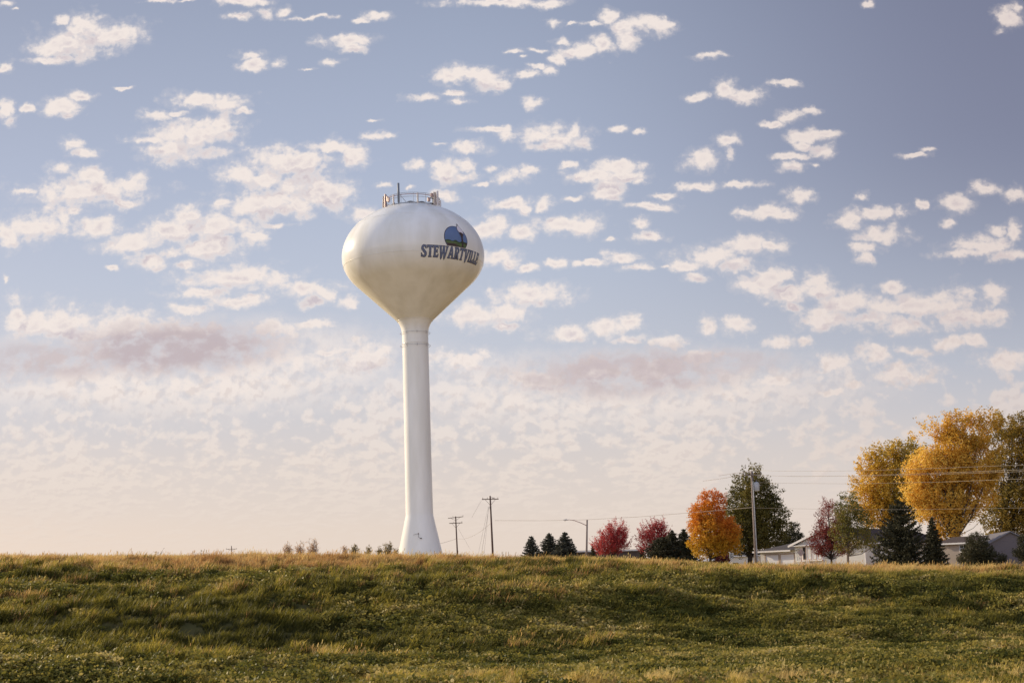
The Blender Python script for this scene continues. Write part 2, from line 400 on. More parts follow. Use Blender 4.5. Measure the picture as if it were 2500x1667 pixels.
sl = bpy.data.lights.new('sun', 'SUN'); sl.energy = 5.0; sl.angle = R(.5); sl.color = (1.0, .84, .60)
so = bpy.data.objects.new('sun', sl); COL.objects.link(so); so.location = (-60, 40, 60)
so.rotation_euler = SUN_D.to_track_quat('Z', 'Y').to_euler()
S.view_settings.view_transform = 'Standard'; S.view_settings.look = 'None'; S.view_settings.exposure = .35; S.view_settings.gamma = 1
S.cycles.max_bounces = 6; S.cycles.diffuse_bounces = 3; S.cycles.transparent_max_bounces = 8; S.cycles.sample_clamp_indirect = 4
S.cycles.use_denoising = True
# ------------------------------------------------------------------ terrain
YC = 62.0                                             # distance of the crest of the bank
_cpx = [(-900, 1357), (0, 1357), (300, 1357), (600, 1355), (800, 1356), (1000, 1355), (1200, 1359), (1400, 1361), (1550, 1366), (1700, 1374), (1850, 1381), (2100, 1381), (2300, 1385), (2500, 1385), (3400, 1385)]
_cu = []; _ca = []
for px, py in [(a, b + 9) for a, b in _cpx]:
    d = ray(min(max(px, 0), 2500), py); _cu.append(ray(px, py).x / ray(px, py).y); _ca.append(d.z / d.y)
_cu = np.array(_cu); _ca = np.array(_ca)
def crest_slope(u): return np.interp(u, _cu, _ca)
def height(x, y):
    x = np.asarray(x, float); y = np.asarray(y, float)
    u = np.clip(x / np.maximum(y, 8.0), -.62, .62)
    A = crest_slope(u); zc = EYE + YC * A
    toe = np.interp(u, [-.4, -.2, 0, .15, .36], [24, 27, 31, 36, 38]) + (fbm(x * .08, y * 0 + 3, 5) - .5) * 5
    top = np.interp(u, [-.4, 0, .36], [52, 52, 50]) + (fbm(x * .06, y * 0 + 9, 6) - .5) * 5
    t = np.clip((y - toe) / (top - toe), 0, 1)
    prof = .86 * (t * .15 + .85 * t * t * (3 - 2 * t)) + .14 * np.clip((y - top) / (YC - top), 0, 1) * np.where(y > top, 1, 0)
    z = zc * prof
    # rolling, mostly cross-wise humps
    amp = .07 + .30 * sstep(0, .25, t) * sstep(1.0, .75, t)
    hump = (fbm(x * .075 + 3 + y * .03, y * .24, 11, 3) - .5) * 2.0
    fine = (fbm(x * .30, y * .55, 23, 3) - .5) * .34 + (fbm(x * 1.5, y * 1.7, 29, 2) - .5) * .20
    z = z + amp * hump + fine * sstep(15, 24, y) * (.35 + .65 * sstep(62, 50, y)) * sstep(75, 66, y)
    # behind the crest: a plateau that stays just under the line of sight, then falls away
    yh = np.interp(u, [-.1, .05, .12, .2], [165, 180, 300, 320])
    yb = np.minimum(y, yh)
    zb = EYE + A * yb - .0034 * (yb - YC) + .02 * np.sin(x * .3)
    far = sstep(330, 1200, y)
    zb = zb * (1 - far) - 6 * far
    z = np.where(y > YC, zb, z)
    z = np.where(y < 14, z * sstep(2, 14, y), z)
    return z
def gz(x, y): return float(height(np.array([x]), np.array([y]))[0])

xs = np.concatenate([-np.geomspace(6000, 42, 44), np.arange(-40, 40.1, .25), np.geomspace(42, 6000, 44)])
ys = np.concatenate([-np.geomspace(3000, 20, 20), np.arange(-15, 18, 3.0), np.arange(18, 72, .25), np.arange(72, 340, 4.0), np.geomspace(345, 9000, 40)])
GX, GY = np.meshgrid(xs, ys); GZ = height(GX, GY)
nx, ny = len(xs), len(ys)
co = np.stack([GX, GY, GZ], -1).reshape(-1, 3)
idx = np.arange(nx * ny).reshape(ny, nx)
fc = np.stack([idx[:-1, :-1], idx[:-1, 1:], idx[1:, 1:], idx[1:, :-1]], -1).reshape(-1, 4)
me = bpy.data.meshes.new('ground'); me.vertices.add(len(co)); me.vertices.foreach_set('co', co.astype(np.float32).ravel())
me.loops.add(fc.size); me.loops.foreach_set('vertex_index', fc.astype(np.int32).ravel())
me.polygons.add(len(fc)); me.polygons.foreach_set('loop_start', np.arange(0, fc.size, 4, dtype=np.int32)); me.polygons.foreach_set('loop_total', np.full(len(fc), 4, dtype=np.int32))
me.update(calc_edges=True); me.polygons.foreach_set('use_smooth', [True] * len(fc))
gm = surf('soil_and_thatch', (.105, .082, .032), (.060, .062, .020), scale=.9, rough=.95, spec=.1, bump=.6, bscale=9)
_nt = gm.node_tree; _tc = _nt.nodes.new('ShaderNodeTexCoord'); _sp = _nt.nodes.new('ShaderNodeSeparateXYZ'); _mr = _nt.nodes.new('ShaderNodeMapRange')
_nt.links.new(_tc.outputs['Object'], _sp.inputs[0]); _nt.links.new(_sp.outputs[1], _mr.inputs[0]); _mr.inputs[1].default_value = 70; _mr.inputs[2].default_value = 80   # cut straw-coloured field beyond the crest
_mx = _nt.nodes.new('ShaderNodeMix'); _mx.data_type = 'RGBA'; _b = _nt.nodes['Principled BSDF']; _old = _b.inputs['Base Color'].links[0].from_socket
_nt.links.new(_mr.outputs[0], _mx.inputs[0]); _nt.links.new(_old, _mx.inputs[6]); _mx.inputs[7].default_value = (.34, .245, .095, 1); _nt.links.new(_mx.outputs[2], _b.inputs['Base Color'])
me.materials.append(gm)
ground = bpy.data.objects.new('ground', me); COL.objects.link(ground); tag(ground, 'grassy bank of soil and thatch rising to a level crest', kind='structure')

# ------------------------------------------------------------------ grass: tufts of single blades, instanced on points
rng = np.random.default_rng(3)
HID = bpy.data.collections.new('tuft_sources')          # not linked to the scene: sources for the instances only
def tuft(name, mat, n, hmin, hmax, wid, lean, spread, seed, droop=.5, seedhead=False):
    r = np.random.default_rng(seed); vs = []; fs = []
    for i in range(n):
        a = r.uniform(0, 2 * PI); q = spread * math.sqrt(r.uniform(0, 1)); bx, by = q * math.cos(a), q * math.sin(a)
        h = r.uniform(hmin, hmax); wd = wid * r.uniform(.6, 1.3); fa = r.uniform(0, PI)
        la = r.uniform(0, 2 * PI); ln = r.uniform(.05, .5) * h
        dx = math.cos(la) * ln + lean * h; dy = math.sin(la) * ln
        wx, wy = math.cos(fa) * wd / 2, math.sin(fa) * wd / 2
        b = len(vs); K = 3
        for k in range(K):
            t = k / K; s = 1 - t * .45
            cx = bx + dx * t ** 1.8; cy = by + dy * t ** 1.8; cz = h * (t - droop * .35 * t ** 3) - .03
            vs += [(cx - wx * s, cy - wy * s, cz), (cx + wx * s, cy + wy * s, cz)]
        vs.append((bx + dx, by + dy, h * (1 - droop * .35)))
        for k in range(K - 1): fs.append((b + 2 * k, b + 2 * k + 1, b + 2 * k + 3, b + 2 * k + 2))
        fs.append((b + 2 * K - 2, b + 2 * K - 1, b + 2 * K))
        if seedhead and i % 6 == 0:
            tx, ty, tz = vs[b + 2 * K]; c = len(vs)
            vs += [(tx - .004, ty, tz - .01), (tx + .005, ty, tz - .01), (tx + .009 + dx * .15, ty, tz + .035), (tx + .001 + dx * .15, ty, tz + .035)]
            fs.append((c, c + 1, c + 2, c + 3))
    m = bpy.data.meshes.new(name); m.from_pydata(vs, [], fs); m.materials.append(mat)
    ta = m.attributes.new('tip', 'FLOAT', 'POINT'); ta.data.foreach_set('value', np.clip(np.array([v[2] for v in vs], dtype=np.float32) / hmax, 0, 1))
    o = bpy.data.objects.new(name, m); HID.objects.link(o); return o
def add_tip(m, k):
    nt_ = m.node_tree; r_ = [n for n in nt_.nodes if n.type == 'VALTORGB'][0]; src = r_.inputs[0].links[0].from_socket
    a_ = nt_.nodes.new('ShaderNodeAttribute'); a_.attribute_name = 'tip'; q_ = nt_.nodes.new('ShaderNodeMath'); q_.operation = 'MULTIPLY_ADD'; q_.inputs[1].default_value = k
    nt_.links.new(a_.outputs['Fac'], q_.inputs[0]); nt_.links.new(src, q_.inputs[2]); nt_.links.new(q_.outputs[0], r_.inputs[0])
def weed(name, mat, n, seed):
    r = np.random.default_rng(seed); vs = []; fs = []
    for i in range(n):
        a = r.uniform(0, 2 * PI); q = .20 * math.sqrt(r.uniform(0, 1)); z = r.uniform(.04, .20) * (1.15 - q * 2)
        s = r.uniform(.020, .042); yaw = r.uniform(0, 2 * PI); M_ = Matrix.Translation((q * math.cos(a), q * math.sin(a), z)) @ Matrix.Rotation(yaw, 4, 'Z') @ Matrix.Rotation(r.normal(0, .6), 4, 'X') @ Matrix.Rotation(r.normal(0, .6), 4, 'Y')
        b = len(vs)
        for x, y in ((-.1, -1), (.62, -.45), (.66, .3), (0, 1.05), (-.66, .3), (-.62, -.45)): vs.append(tuple(M_ @ Vector((x * s, y * s, .12 * s * abs(x)))))
        fs.append(tuple(range(b, b + 6)))
        if i % 4 == 0:
            c = len(vs); vs += [(q * math.cos(a) * .5 - .002, q * math.sin(a) * .5, -.02), (q * math.cos(a) * .5 + .002, q * math.sin(a) * .5, -.02), (q * math.cos(a), q * math.sin(a), z)]; fs.append((c, c + 1, c + 2))
    m = bpy.data.meshes.new(name); m.from_pydata(vs, [], fs); m.materials.append(mat)
    o = bpy.data.objects.new(name, m); HID.objects.link(o); return o

green = leaf_mat('green_blades', [(.036, .040, .011), (.130, .116, .018), (.38, .30, .045), (.62, .45, .12)], .48, .6, 'hue', 'INSTANCER', .2)
dry = leaf_mat('dry_blades', [(.13, .065, .028), (.36, .19, .07), (.58, .36, .13), (.62, .47, .18)], .46, .6, 'hue', 'INSTANCER', .2)
weedm = leaf_mat('weed_leaves', [(.050, .058, .013), (.135, .130, .026), (.32, .26, .06), (.56, .43, .17)], .38, .55, 'hue', 'INSTANCER', .1)

add_tip(green, .58); add_tip(dry, .45)  # dry tips over feet darkened in colour, for shade between the blades
def scatter(name, label, pts, sc, rz, hue, col_objs, seed):
    c = bpy.data.collections.new(name + '_kinds'); HID.children.link(c)
    for o in col_objs: HID.objects.unlink(o); c.objects.link(o)
    m = bpy.data.meshes.new(name); m.vertices.add(len(pts)); m.vertices.foreach_set('co', pts.astype(np.float32).ravel())
    for k, a in (('sc', sc), ('rz', rz), ('hue', hue)):
        q = m.attributes.new(k, 'FLOAT', 'POINT'); q.data.foreach_set('value', a.astype(np.float32))
    o = bpy.data.objects.new(name, m); COL.objects.link(o); tag(o, label, name.replace('_', ' '), kind='stuff')
    g = bpy.data.node_groups.new(name, 'GeometryNodeTree'); g.is_modifier = True
    g.interface.new_socket('Geometry', in_out='INPUT', socket_type='NodeSocketGeometry'); g.interface.new_socket('Geometry', in_out='OUTPUT', socket_type='NodeSocketGeometry')
    n = g.nodes; l = g.links
    gi = n.new('NodeGroupInput'); go = n.new('NodeGroupOutput'); ip = n.new('GeometryNodeInstanceOnPoints'); ci = n.new('GeometryNodeCollectionInfo')
    ci.inputs['Collection'].default_value = c; ci.inputs['Separate Children'].default_value = True; ci.inputs['Reset Children'].default_value = True
    def na(k):
        q = n.new('GeometryNodeInputNamedAttribute'); q.data_type = 'FLOAT'; q.inputs[0].default_value = k; return q.outputs[0]
    cx = n.new('ShaderNodeCombineXYZ'); l.new(na('rz'), cx.inputs[2])
    l.new(gi.outputs[0], ip.inputs['Points']); l.new(ci.outputs[0], ip.inputs['Instance']); ip.inputs['Pick Instance'].default_value = True
    l.new(cx.outputs[0], ip.inputs['Rotation']); l.new(na('sc'), ip.inputs['Scale']); l.new(ip.outputs[0], go.inputs[0])
    md = o.modifiers.new('scatter', 'NODES'); md.node_group = g
    return o

def field(n, y0, y1, margin=9.0):
    """points spread evenly over the visible wedge of ground"""
    y = np.sqrt(rng.uniform(y0 ** 2, y1 ** 2, n)); x = rng.uniform(-1, 1, n) * (.375 * y + margin); return x, y
N1 = 225000
x, y = field(N1, 20, 68)
n5 = fbm(x * 2.1, y * 2.1, 71, 3); k5 = n5 + rng.uniform(-.2, .2, N1) > .34; x = x[k5]; y = y[k5]; n5 = n5[k5]; N1 = len(x)
# seen from the front, a band of ground by its place on the bank: 0 at the toe, 1 at the crest
u = x / y
toe = np.interp(u, [-.4, -.2, 0, .15, .36], [24, 27, 31, 36, 38]); q = (y - toe) / (YC - toe)
n1 = fbm(x * .10, y * .22, 31, 4); n2 = fbm(x * .5, y * .9, 37, 4); n3 = fbm(x * 1.6, y * 1.6, 41, 3)
n4 = fbm(x * .22, y * .8, 61, 4)
dryness = 1.35 * np.exp(-((q - .70 - (n1 - .5) * .5) / .19) ** 2) + .62 * sstep(.78, .98, q) + .30 * sstep(.10, -.1, q) + (n2 - .5) * 1.1 + (n1 - .5) * 1.0 + (n4 - .5) * 1.7
dryness += .55 * np.exp(-((u + .16) / .12) ** 2 - ((q - .72) / .16) ** 2)
isdry = (dryness + rng.normal(0, .34, N1)) > .70
sc = .45 + .45 * n2 + 1.1 * sstep(.42, .75, n5) + rng.uniform(-.15, .25, N1); sc *= np.where(q < .12, .62, 1.0) * (1 - .42 * sstep(.72, .92, q))
hue = np.clip(.15 + (n3 - .5) * 1.0 + (n4 - .5) * 1.0 + rng.normal(0, .17, N1) + .26 * sstep(.5, .95, q) + .34 * sstep(.15, -.05, q) - .12 * np.exp(-((q - .35) / .2) ** 2), 0, 1)  # yellower crest and toe; mid bank darkened in colour for its shaded slope
P3 = np.stack([x, y, height(x, y)], -1); rz = rng.normal(0, .75, N1)
gk = [tuft('grass_tuft', green, 24, .07, .18 + .035 * i, .0125, .30, .085 + .01 * i, 100 + i, .7) for i in range(5)]
dk_ = [tuft('dry_tuft', dry, 24, .07, .19 + .025 * i, .0100, .28, .09 + .01 * i, 200 + i, .5, i > 3) for i in range(5)]
wk = [weed('weed_clump', weedm, 46, 300 + i) for i in range(4)]
s_ = ~isdry
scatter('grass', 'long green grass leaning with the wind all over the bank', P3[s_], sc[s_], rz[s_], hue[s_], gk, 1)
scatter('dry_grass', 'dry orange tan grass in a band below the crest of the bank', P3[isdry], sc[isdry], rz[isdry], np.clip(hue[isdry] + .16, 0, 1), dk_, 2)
N2 = 120000
x, y = field(N2, 20, 56); u = x / y
toe = np.interp(u, [-.4, -.2, 0, .15, .36], [24, 27, 31, 36, 38]); q = (y - toe) / (YC - toe)
n1 = fbm(x * .13 + 40, y * .3, 51, 4); n2 = fbm(x * .6, y * .8, 57, 3)
keep = (n1 + .12 * sstep(-.22, .05, u) + rng.normal(0, .12, N2) > .70) & (q < .50)
x, y, n2 = x[keep], y[keep], n2[keep]
print('weeds', keep.sum(), 'dry', isdry.sum())
scatter('leafy_ground_cover', 'low broad leafed weeds catching the light on the lower bank', np.stack([x, y, height(x, y)], -1), .8 + n2 * .7, rng.uniform(0, 6.28, len(x)), np.clip(.45 + (n2 - .5) * 1.0 + rng.normal(0, .16, len(x)), 0, 1), wk, 3)
# ------------------------------------------------------------------ water tower
TY = 150.0
tb = at(1026.5, 1345, TY)
TX = tb.x; TBZ = gz(TX, TY) - .1
tower = empty('water_tower', (TX, TY, TBZ)); tower.rotation_euler = (0, -R(.65), 0)
tag(tower, 'tall white water tower with a bulbous tank and antennas standing on the crest', 'water tower')
TM = Matrix.Translation((TX, TY, TBZ)) @ Matrix.Rotation(-R(.65), 4, 'Y')
def zpix(px, py, yl=0.0):
    """height in the tower's own frame of the point on its axis plane seen at px,py"""
    p = at(px, py, TY + yl); return (TM.inverted() @ p).z
paint = surf('white_tank_paint', (.80, .79, .77), (.74, .73, .70), scale=.35, rough=.30, spec=.5, bump=.10, bscale=.25)
# faint grime in streaks running down the tank
def tank_paint():
    m, nt, b = new_mat('white_tank_enamel'); b.inputs['Roughness'].default_value = .19; b.inputs['Specular IOR Level'].default_value = .28
    tc = nt.nodes.new('ShaderNodeTexCoord'); mp = nt.nodes.new('ShaderNodeMapping'); mp.inputs['Scale'].default_value = (.7, .7, .12)
    n = nt.nodes.new('ShaderNodeTexNoise'); n.inputs['Scale'].default_value = 1.0; n.inputs['Detail'].default_value = 7
    nt.links.new(tc.outputs['Object'], mp.inputs[0]); nt.links.new(mp.outputs[0], n.inputs['Vector'])
    r = nt.nodes.new('ShaderNodeValToRGB'); r.color_ramp.elements[0].position = .3; r.color_ramp.elements[1].position = .62
    r.color_ramp.elements[0].color = (.735, .71, .65, 1); r.color_ramp.elements[1].color = (.85, .83, .79, 1)
    nt.links.new(n.outputs['Fac'], r.inputs[0]); nt.links.new(r.outputs[0], b.inputs['Base Color'])
    n2 = nt.nodes.new('ShaderNodeTexNoise'); n2.inputs['Scale'].default_value = .45; n2.inputs['Detail'].default_value = 2
    nt.links.new(tc.outputs['Object'], n2.inputs['Vector'])
    bp = nt.nodes.new('ShaderNodeBump'); bp.inputs['Strength'].default_value = .35; bp.inputs['Distance'].default_value = .05
    nt.links.new(n2.outputs['Fac'], bp.inputs['Height']); nt.links.new(bp.outputs[0], b.inputs['Normal'])
    return m
paint = tank_paint()
ZE = zpix(1009.4, 629); ZN = zpix(1013, 784); ZC0 = zpix(1014, 806); ZF = zpix(1023.9, 1252)
RT = 7.70; BU = 5.75; BL = 5.0
def prof_r(z):
    """tank radius at height z"""
    if z >= ZE: t = min(1, (z - ZE) / BU); return RT * math.sqrt(max(0, 1 - t * t))
    zt = ZE - BL * .572
    if z >= zt: t = (ZE - z) / BL; return RT * math.sqrt(max(0, 1 - t * t))
    return 1.88 + (6.314 - 1.88) * (z - ZN) / (zt - ZN)
zt = ZE - BL * .572
prof = [(1.88, ZN)]
for k in range(1, 9): prof.append((1.88 + (6.314 - 1.88) * k / 8, ZN + (zt - ZN) * k / 8))
a0 = math.acos(.82)
for k in range(1, 25):
    a = -a0 + a0 * k / 24; prof.append((RT * math.cos(a), ZE + BL * math.sin(a)))
# weld ridge a little below the equator
for k in range(1, 41):
    a = PI / 2 * k / 40; prof.append((max(RT * math.cos(a), .02), ZE + BU * math.sin(a)))
tank = MB().lathe(prof, 160).build('tank', paint, tower, True)
ws = MB(); ws.ring(prof_r(ZE - 1.05) + .0, ZE - 1.05, .022, 160, 5); ws.ring(1.90, ZN, .035, 96, 5); ws.ring(prof_r(ZE + 3.3), ZE + 3.3, .015, 160, 5)
for k in range(10):
    az = 2 * PI * k / 10 + .35; pts = []
    for i in range(13):
        z = ZN + (zt - ZN) * i / 12; r_ = prof_r(z); pts.append((r_ * math.sin(az), -r_ * math.cos(az), z))
    ws.tube(pts, .012, 5)
ws.build('weld_seam', paint, tower, True)
colm = MB().lathe([(2.52, 0), (2.50, .15), (1.47, ZF - .35), (1.44, ZF), (1.41, ZF + 6), (1.40, ZC0 - 1.4), (1.405, ZC0 - .6), (1.43, ZC0 - .2), (1.50, ZC0 + .2), (1.63, ZC0 + .55), (1.885, ZN)], 96)
# flare radius at ground measured in the photo
colm.build('column', paint, tower, True)
steel = surf('painted_steel', (.50, .34, .31), (.38, .25, .23), scale=8, rough=.5, spec=.4)
galv = surf('galvanised_steel', (.42, .43, .45), (.30, .31, .33), scale=6, rough=.45, spec=.5)
beige = surf('antenna_plastic', (.62, .54, .48), (.54, .47, .42), scale=3, rough=.5)
whitep = surf('white_plastic', (.80, .76, .75), (.70, .66, .65), scale=3, rough=.45)
darkp = surf('dark_bracket', (.10, .085, .08), (.06, .05, .05), scale=8, rough=.6)
for py in (814, 845):
    z = zpix(1014.5, py)
    MB().ring(1.62, z, .016, 64, 6).build('maintenance_rail', galv, tower, True)
    for k in range(8):
        a = 2 * PI * k / 8 + .2
        MB().tube([(1.40 * math.sin(a), -1.40 * math.cos(a), z + .12), (1.62 * math.sin(a), -1.62 * math.cos(a), z), (1.40 * math.sin(a), -1.40 * math.cos(a), z - .16)], .011, 5).build('rail_bracket', darkp, tower)
bm_ = MB().ring(1.41, zpix(1015, 840), .03, 64, 5).build('column_band', paint, tower, True)
# lamp on a bent bracket on the flared base
zl = zpix(1011, 1307); rl = 1.47 + (2.50 - 1.47) * (ZF - zl) / ZF
MB().tube([(-.55, -rl * .97, zl), (-.25, -rl - .35, zl + .08), (.0, -rl - .4, zl + .06)], .018, 6).tube([(0, -rl - .4, zl + .08), (0, -rl - .38, zl - .25), (.22, -rl - .2, zl - .38)], .02, 6).build('lamp_bracket', darkp, tower)
MB().lathe([(.02, .11), (.06, .07), (.07, 0), (.04, -.03)], 12, True, True).build('lamp_head', darkp, tower, True, xf=Matrix.Translation((0, -rl - .4, zl + .06)))
MB().lathe([(.015, .07), (.07, .04), (.08, -.03), (.02, -.06)], 12, True, True).build('lamp_head', darkp, tower, True, xf=Matrix.Translation((.25, -rl - .2, zl - .38)))

# antenna ring on top
RR = 3.02; zd = prof_r; ZR = ZE + BU * math.sqrt(1 - (RR / RT) ** 2)     # dome height at the ring
zt1 = ZR + 1.15; zt2 = ZR + .72
for i, (rad, z, r_) in enumerate(((RR, zt1, .026), (RR - .02, zt1 - .16, .040), (RR, zt2, .024), (RR, ZR + .06, .05))):
    MB().ring(rad, z, r_, 72, 6).build('guard_rail', steel if i == 1 else galv, tower, True)
for k in range(14):
    a = 2 * PI * k / 14 + .12
    MB().tube([(RR * math.sin(a), -RR * math.cos(a), ZR - .05), (RR * math.sin(a), -RR * math.cos(a), zt1)], .022, 6).build('rail_post', galv, tower)
hatch = MB().lathe([(.55, ZE + BU - .12), (.55, ZE + BU + .22), (.50, ZE + BU + .28), (.1, ZE + BU + .34)], 32, False, True).build('roof_hatch', paint, tower, True)
def ringpt(px, off=0.0):
    s = max(-1, min(1, (px - 1006.5) / 68.5)); a = math.asin(s); return ((RR + off) * math.sin(a), -(RR + off) * math.cos(a), a)
def panel(px, y0, y1, wd, mat, name='panel_antenna', dp=.16, off=.14, tilt=0.0):
    x, y, a = ringpt(px, off); za = zpix(px, y1, y); zb = zpix(px, y0, y)
    m = MB().box(-wd / 2, wd / 2, -dp / 2, dp / 2, 0, zb - za)
    Mx = Matrix.Translation((x, y, za)) @ Matrix.Rotation(a, 4, 'Z') @ Matrix.Rotation(tilt, 4, 'X')
    o = m.build(name, mat, tower, bevel=.02, xf=Mx)
    x2, y2, _ = ringpt(px, 0)
    MB().tube([(x2, y2, za - .1), (x2, y2, zb - .05)], .035, 8).tube([(x2, y2, za + .3), (x, y, za + .3)], .03, 6).tube([(x2, y2, zb - .35), (x, y, zb - .35)], .03, 6).build('mounting_pole', darkp, tower)
    return o
def cyl(px, y0, y1, rad, mat, name='whip_antenna', off=.12):
    x, y, a = ringpt(px, off); za = zpix(px, y1, y); zb = zpix(px, y0, y)
    MB().lathe([(rad * .5, za), (rad, za + .12), (rad, zb - .05), (rad * .6, zb)], 16, True, True).build(name, mat, tower, True, xf=Matrix.Translation((x, y, 0)))
    MB().box(-.05, .05, -.02, .16, za + .2, za + .3).build('clamp', darkp, tower, xf=Matrix.Translation((x, y, 0)) @ Matrix.Rotation(a, 4, 'Z'))
panel(935.5, 480, 507, .30, beige, tilt=R(-3)); panel(946, 474, 507, .13, steel); panel(950, 479, 492, .16, steel, off=.05)
cyl(941, 479, 508, .03, darkp); cyl(967.3, 475, 501, .085, beige)
x, y, a = ringpt(979.5, .1); za = zpix(979.5, 494, y); zb = zpix(979.5, 447, y)
grey = surf('grey_radome', (.20, .22, .26), (.17, .19, .22), scale=2, rough=.55)
MB().lathe([(.05, za - .2), (.05, za), (.12, za + .01), (.12, zb - .02), (.1, zb)], 20, True, True).build('antenna_mast', grey, tower, True, xf=Matrix.Translation((x, y, 0)))
xb, yb, _ = ringpt(999, 0)
MB().tube([(x, y, za + 1.0), (xb, yb, ZR)], .03, 6).build('mast_brace', galv, tower)
MB().tube([(x, y, za - .2), (x, y + .1, ZR - .05)], .04, 6).build('mast_foot', galv, tower)
cyl(1024.5, 471, 498, .09, beige)
panel(1056, 472, 481, .26, steel, 'radio_unit', .2); panel(1061.5, 469, 500, .24, beige); panel(1067.5, 467, 505, .22, whitep, off=.2); panel(1072, 490, 506, .15, whitep, off=.25)
cyl(1070, 466, 500, .03, darkp)
panel(938.5, 484, 505, .14, steel, 'radio_unit', .2, .02); panel(953, 483, 493, .20, steel, 'radio_unit', .18, .03); panel(1051, 483, 492, .30, steel, 'radio_unit', .2, .0)
panel(1064.5, 474, 498, .16, steel, 'panel_antenna', .14, .05); cyl(944, 477, 507, .04, steel); cyl(1058, 474, 503, .035, darkp)
cb = [(RR * .98 * math.sin(a_), -RR * .98 * math.cos(a_), ZR + .55 + .18 * math.sin(a_ * 9)) for a_ in [.75 + .05 * i for i in range(14)]]
MB().tube(cb, .06, 6).build('cable_bundle', darkp, tower, True)
cb = []
for i in range(30):
    a = -.1 + i * .055; cb.append(((RR - .06) * math.sin(a), -(RR - .06) * math.cos(a), ZR + .12 + .06 * math.sin(i * .8)))
MB().tube(cb, .05, 6).build('cable_bundle', darkp, tower, True)
cb = []
for i in range(14):
    a = -1.35 + i * .05; cb.append(((RR - .1) * math.sin(a), -(RR - .1) * math.cos(a), ZR + .10 + .10 * math.sin(i * 1.1)))
MB().tube(cb, .04, 6).build('cable_bundle', darkp, tower, True)

# ---- lettering and emblem wrapped on the tank
GL = {
 'T': (.62, [[(0,1),(.0,.78),(.05,.78),(.10,.86),(.22,.86),(.22,.10),(.15,.05),(.15,0),(.47,0),(.47,.05),(.40,.10),(.40,.86),(.52,.86),(.57,.78),(.62,.78),(.62,1)]]),
 'E': (.56, [[(0,1),(0,.95),(.06,.9),(.06,.1),(0,.05),(0,0),(.52,0),(.56,.24),(.51,.24),(.44,.14),(.24,.14),(.24,.45),(.36,.45),(.39,.38),(.43,.38),(.43,.64),(.39,.64),(.36,.57),(.24,.57),(.24,.86),(.40,.86),(.46,.77),(.51,.77),(.50,1)]]),
 'I': (.30, [[(0,1),(0,.95),(.06,.9),(.06,.1),(0,.05),(0,0),(.30,0),(.30,.05),(.24,.1),(.24,.9),(.30,.95),(.30,1)]]),
 'L': (.50, [[(0,1),(0,.95),(.06,.9),(.06,.1),(0,.05),(0,0),(.46,0),(.50,.26),(.45,.26),(.38,.14),(.24,.14),(.24,.9),(.30,.95),(.30,1)]]),
 'A': (.72, [[(.28,1.0),(.44,1.0),(.66,.12),(.72,.05),(.72,0),(.42,0),(.42,.05),(.48,.1),(.45,.27),(.25,.27),(.22,.1),(.28,.05),(.28,0),(0,0),(0,.05),(.06,.12)], [(.35,.70),(.28,.40),(.42,.40)]]),
 'V': (.68, [[(0,1),(0,.95),(.05,.9),(.26,-.05),(.34,-.14),(.42,-.05),(.62,.9),(.68,.95),(.68,1),(.44,1),(.44,.95),(.49,.9),(.37,.32),(.24,.9),(.30,.95),(.30,1)]]),
 'W': (1.02, [[(0,1),(0,.95),(.05,.9),(.22,-.05),(.29,-.14),(.36,-.05),(.50,.45),(.60,-.05),(.67,-.14),(.75,-.05),(.96,.9),(1.02,.95),(1.02,1),(.78,1),(.78,.95),(.83,.9),(.71,.32),(.60,.88),(.66,.95),(.66,1),(.38,1),(.38,.95),(.43,.88),(.33,.34),(.22,.9),(.28,.95),(.28,1)]]),
 'R': (.66, [[(0,1),(0,.95),(.06,.9),(.06,.1),(0,.05),(0,0),(.30,0),(.30,.05),(.24,.1),(.24,.44),(.28,.44),(.44,0),(.66,0),(.66,.05),(.60,.08),(.45,.47),(.54,.54),(.57,.66),(.57,.80),(.52,.93),(.42,1)], [(.24,.88),(.24,.56),(.33,.56),(.39,.62),(.39,.80),(.34,.88)]]),
 'S': (.58, [[(.52,.98),(.52,.72),(.47,.72),(.40,.84),(.30,.89),(.22,.84),(.21,.74),(.28,.64),(.46,.48),(.56,.34),(.56,.18),(.48,.04),(.34,-.02),(.18,0),(.07,.04),(.04,.02),(0,.02),(0,.30),(.05,.30),(.12,.16),(.24,.10),(.34,.12),(.38,.22),(.34,.32),(.16,.48),(.04,.62),(.03,.80),(.10,.94),(.24,1.02),(.38,1),(.46,.96),(.48,.98)]]),
}
def area(p): return sum(p[i][0] * p[(i + 1) % len(p)][1] - p[(i + 1) % len(p)][0] * p[i][1] for i in range(len(p))) / 2
def offset(p, d):
    """grow a loop outwards by d (inwards for holes is asked for with a negative d)"""
    s = 1 if area(p) > 0 else -1; n = len(p); out = []
    for i in range(n):
        a = Vector(p[i - 1]); b = Vector(p[i]); c = Vector(p[(i + 1) % n])
        e1 = (b - a).normalized(); e2 = (c - b).normalized()
        n1 = Vector((e1.y, -e1.x)) * s; n2 = Vector((e2.y, -e2.x)) * s
        m = (n1 + n2); k = m.length
        m = m / k if k > .2 else n1
        f = 1 / max(.55, m.dot(n1)); q = b + m * d * f; out.append((q.x, q.y))
    return out
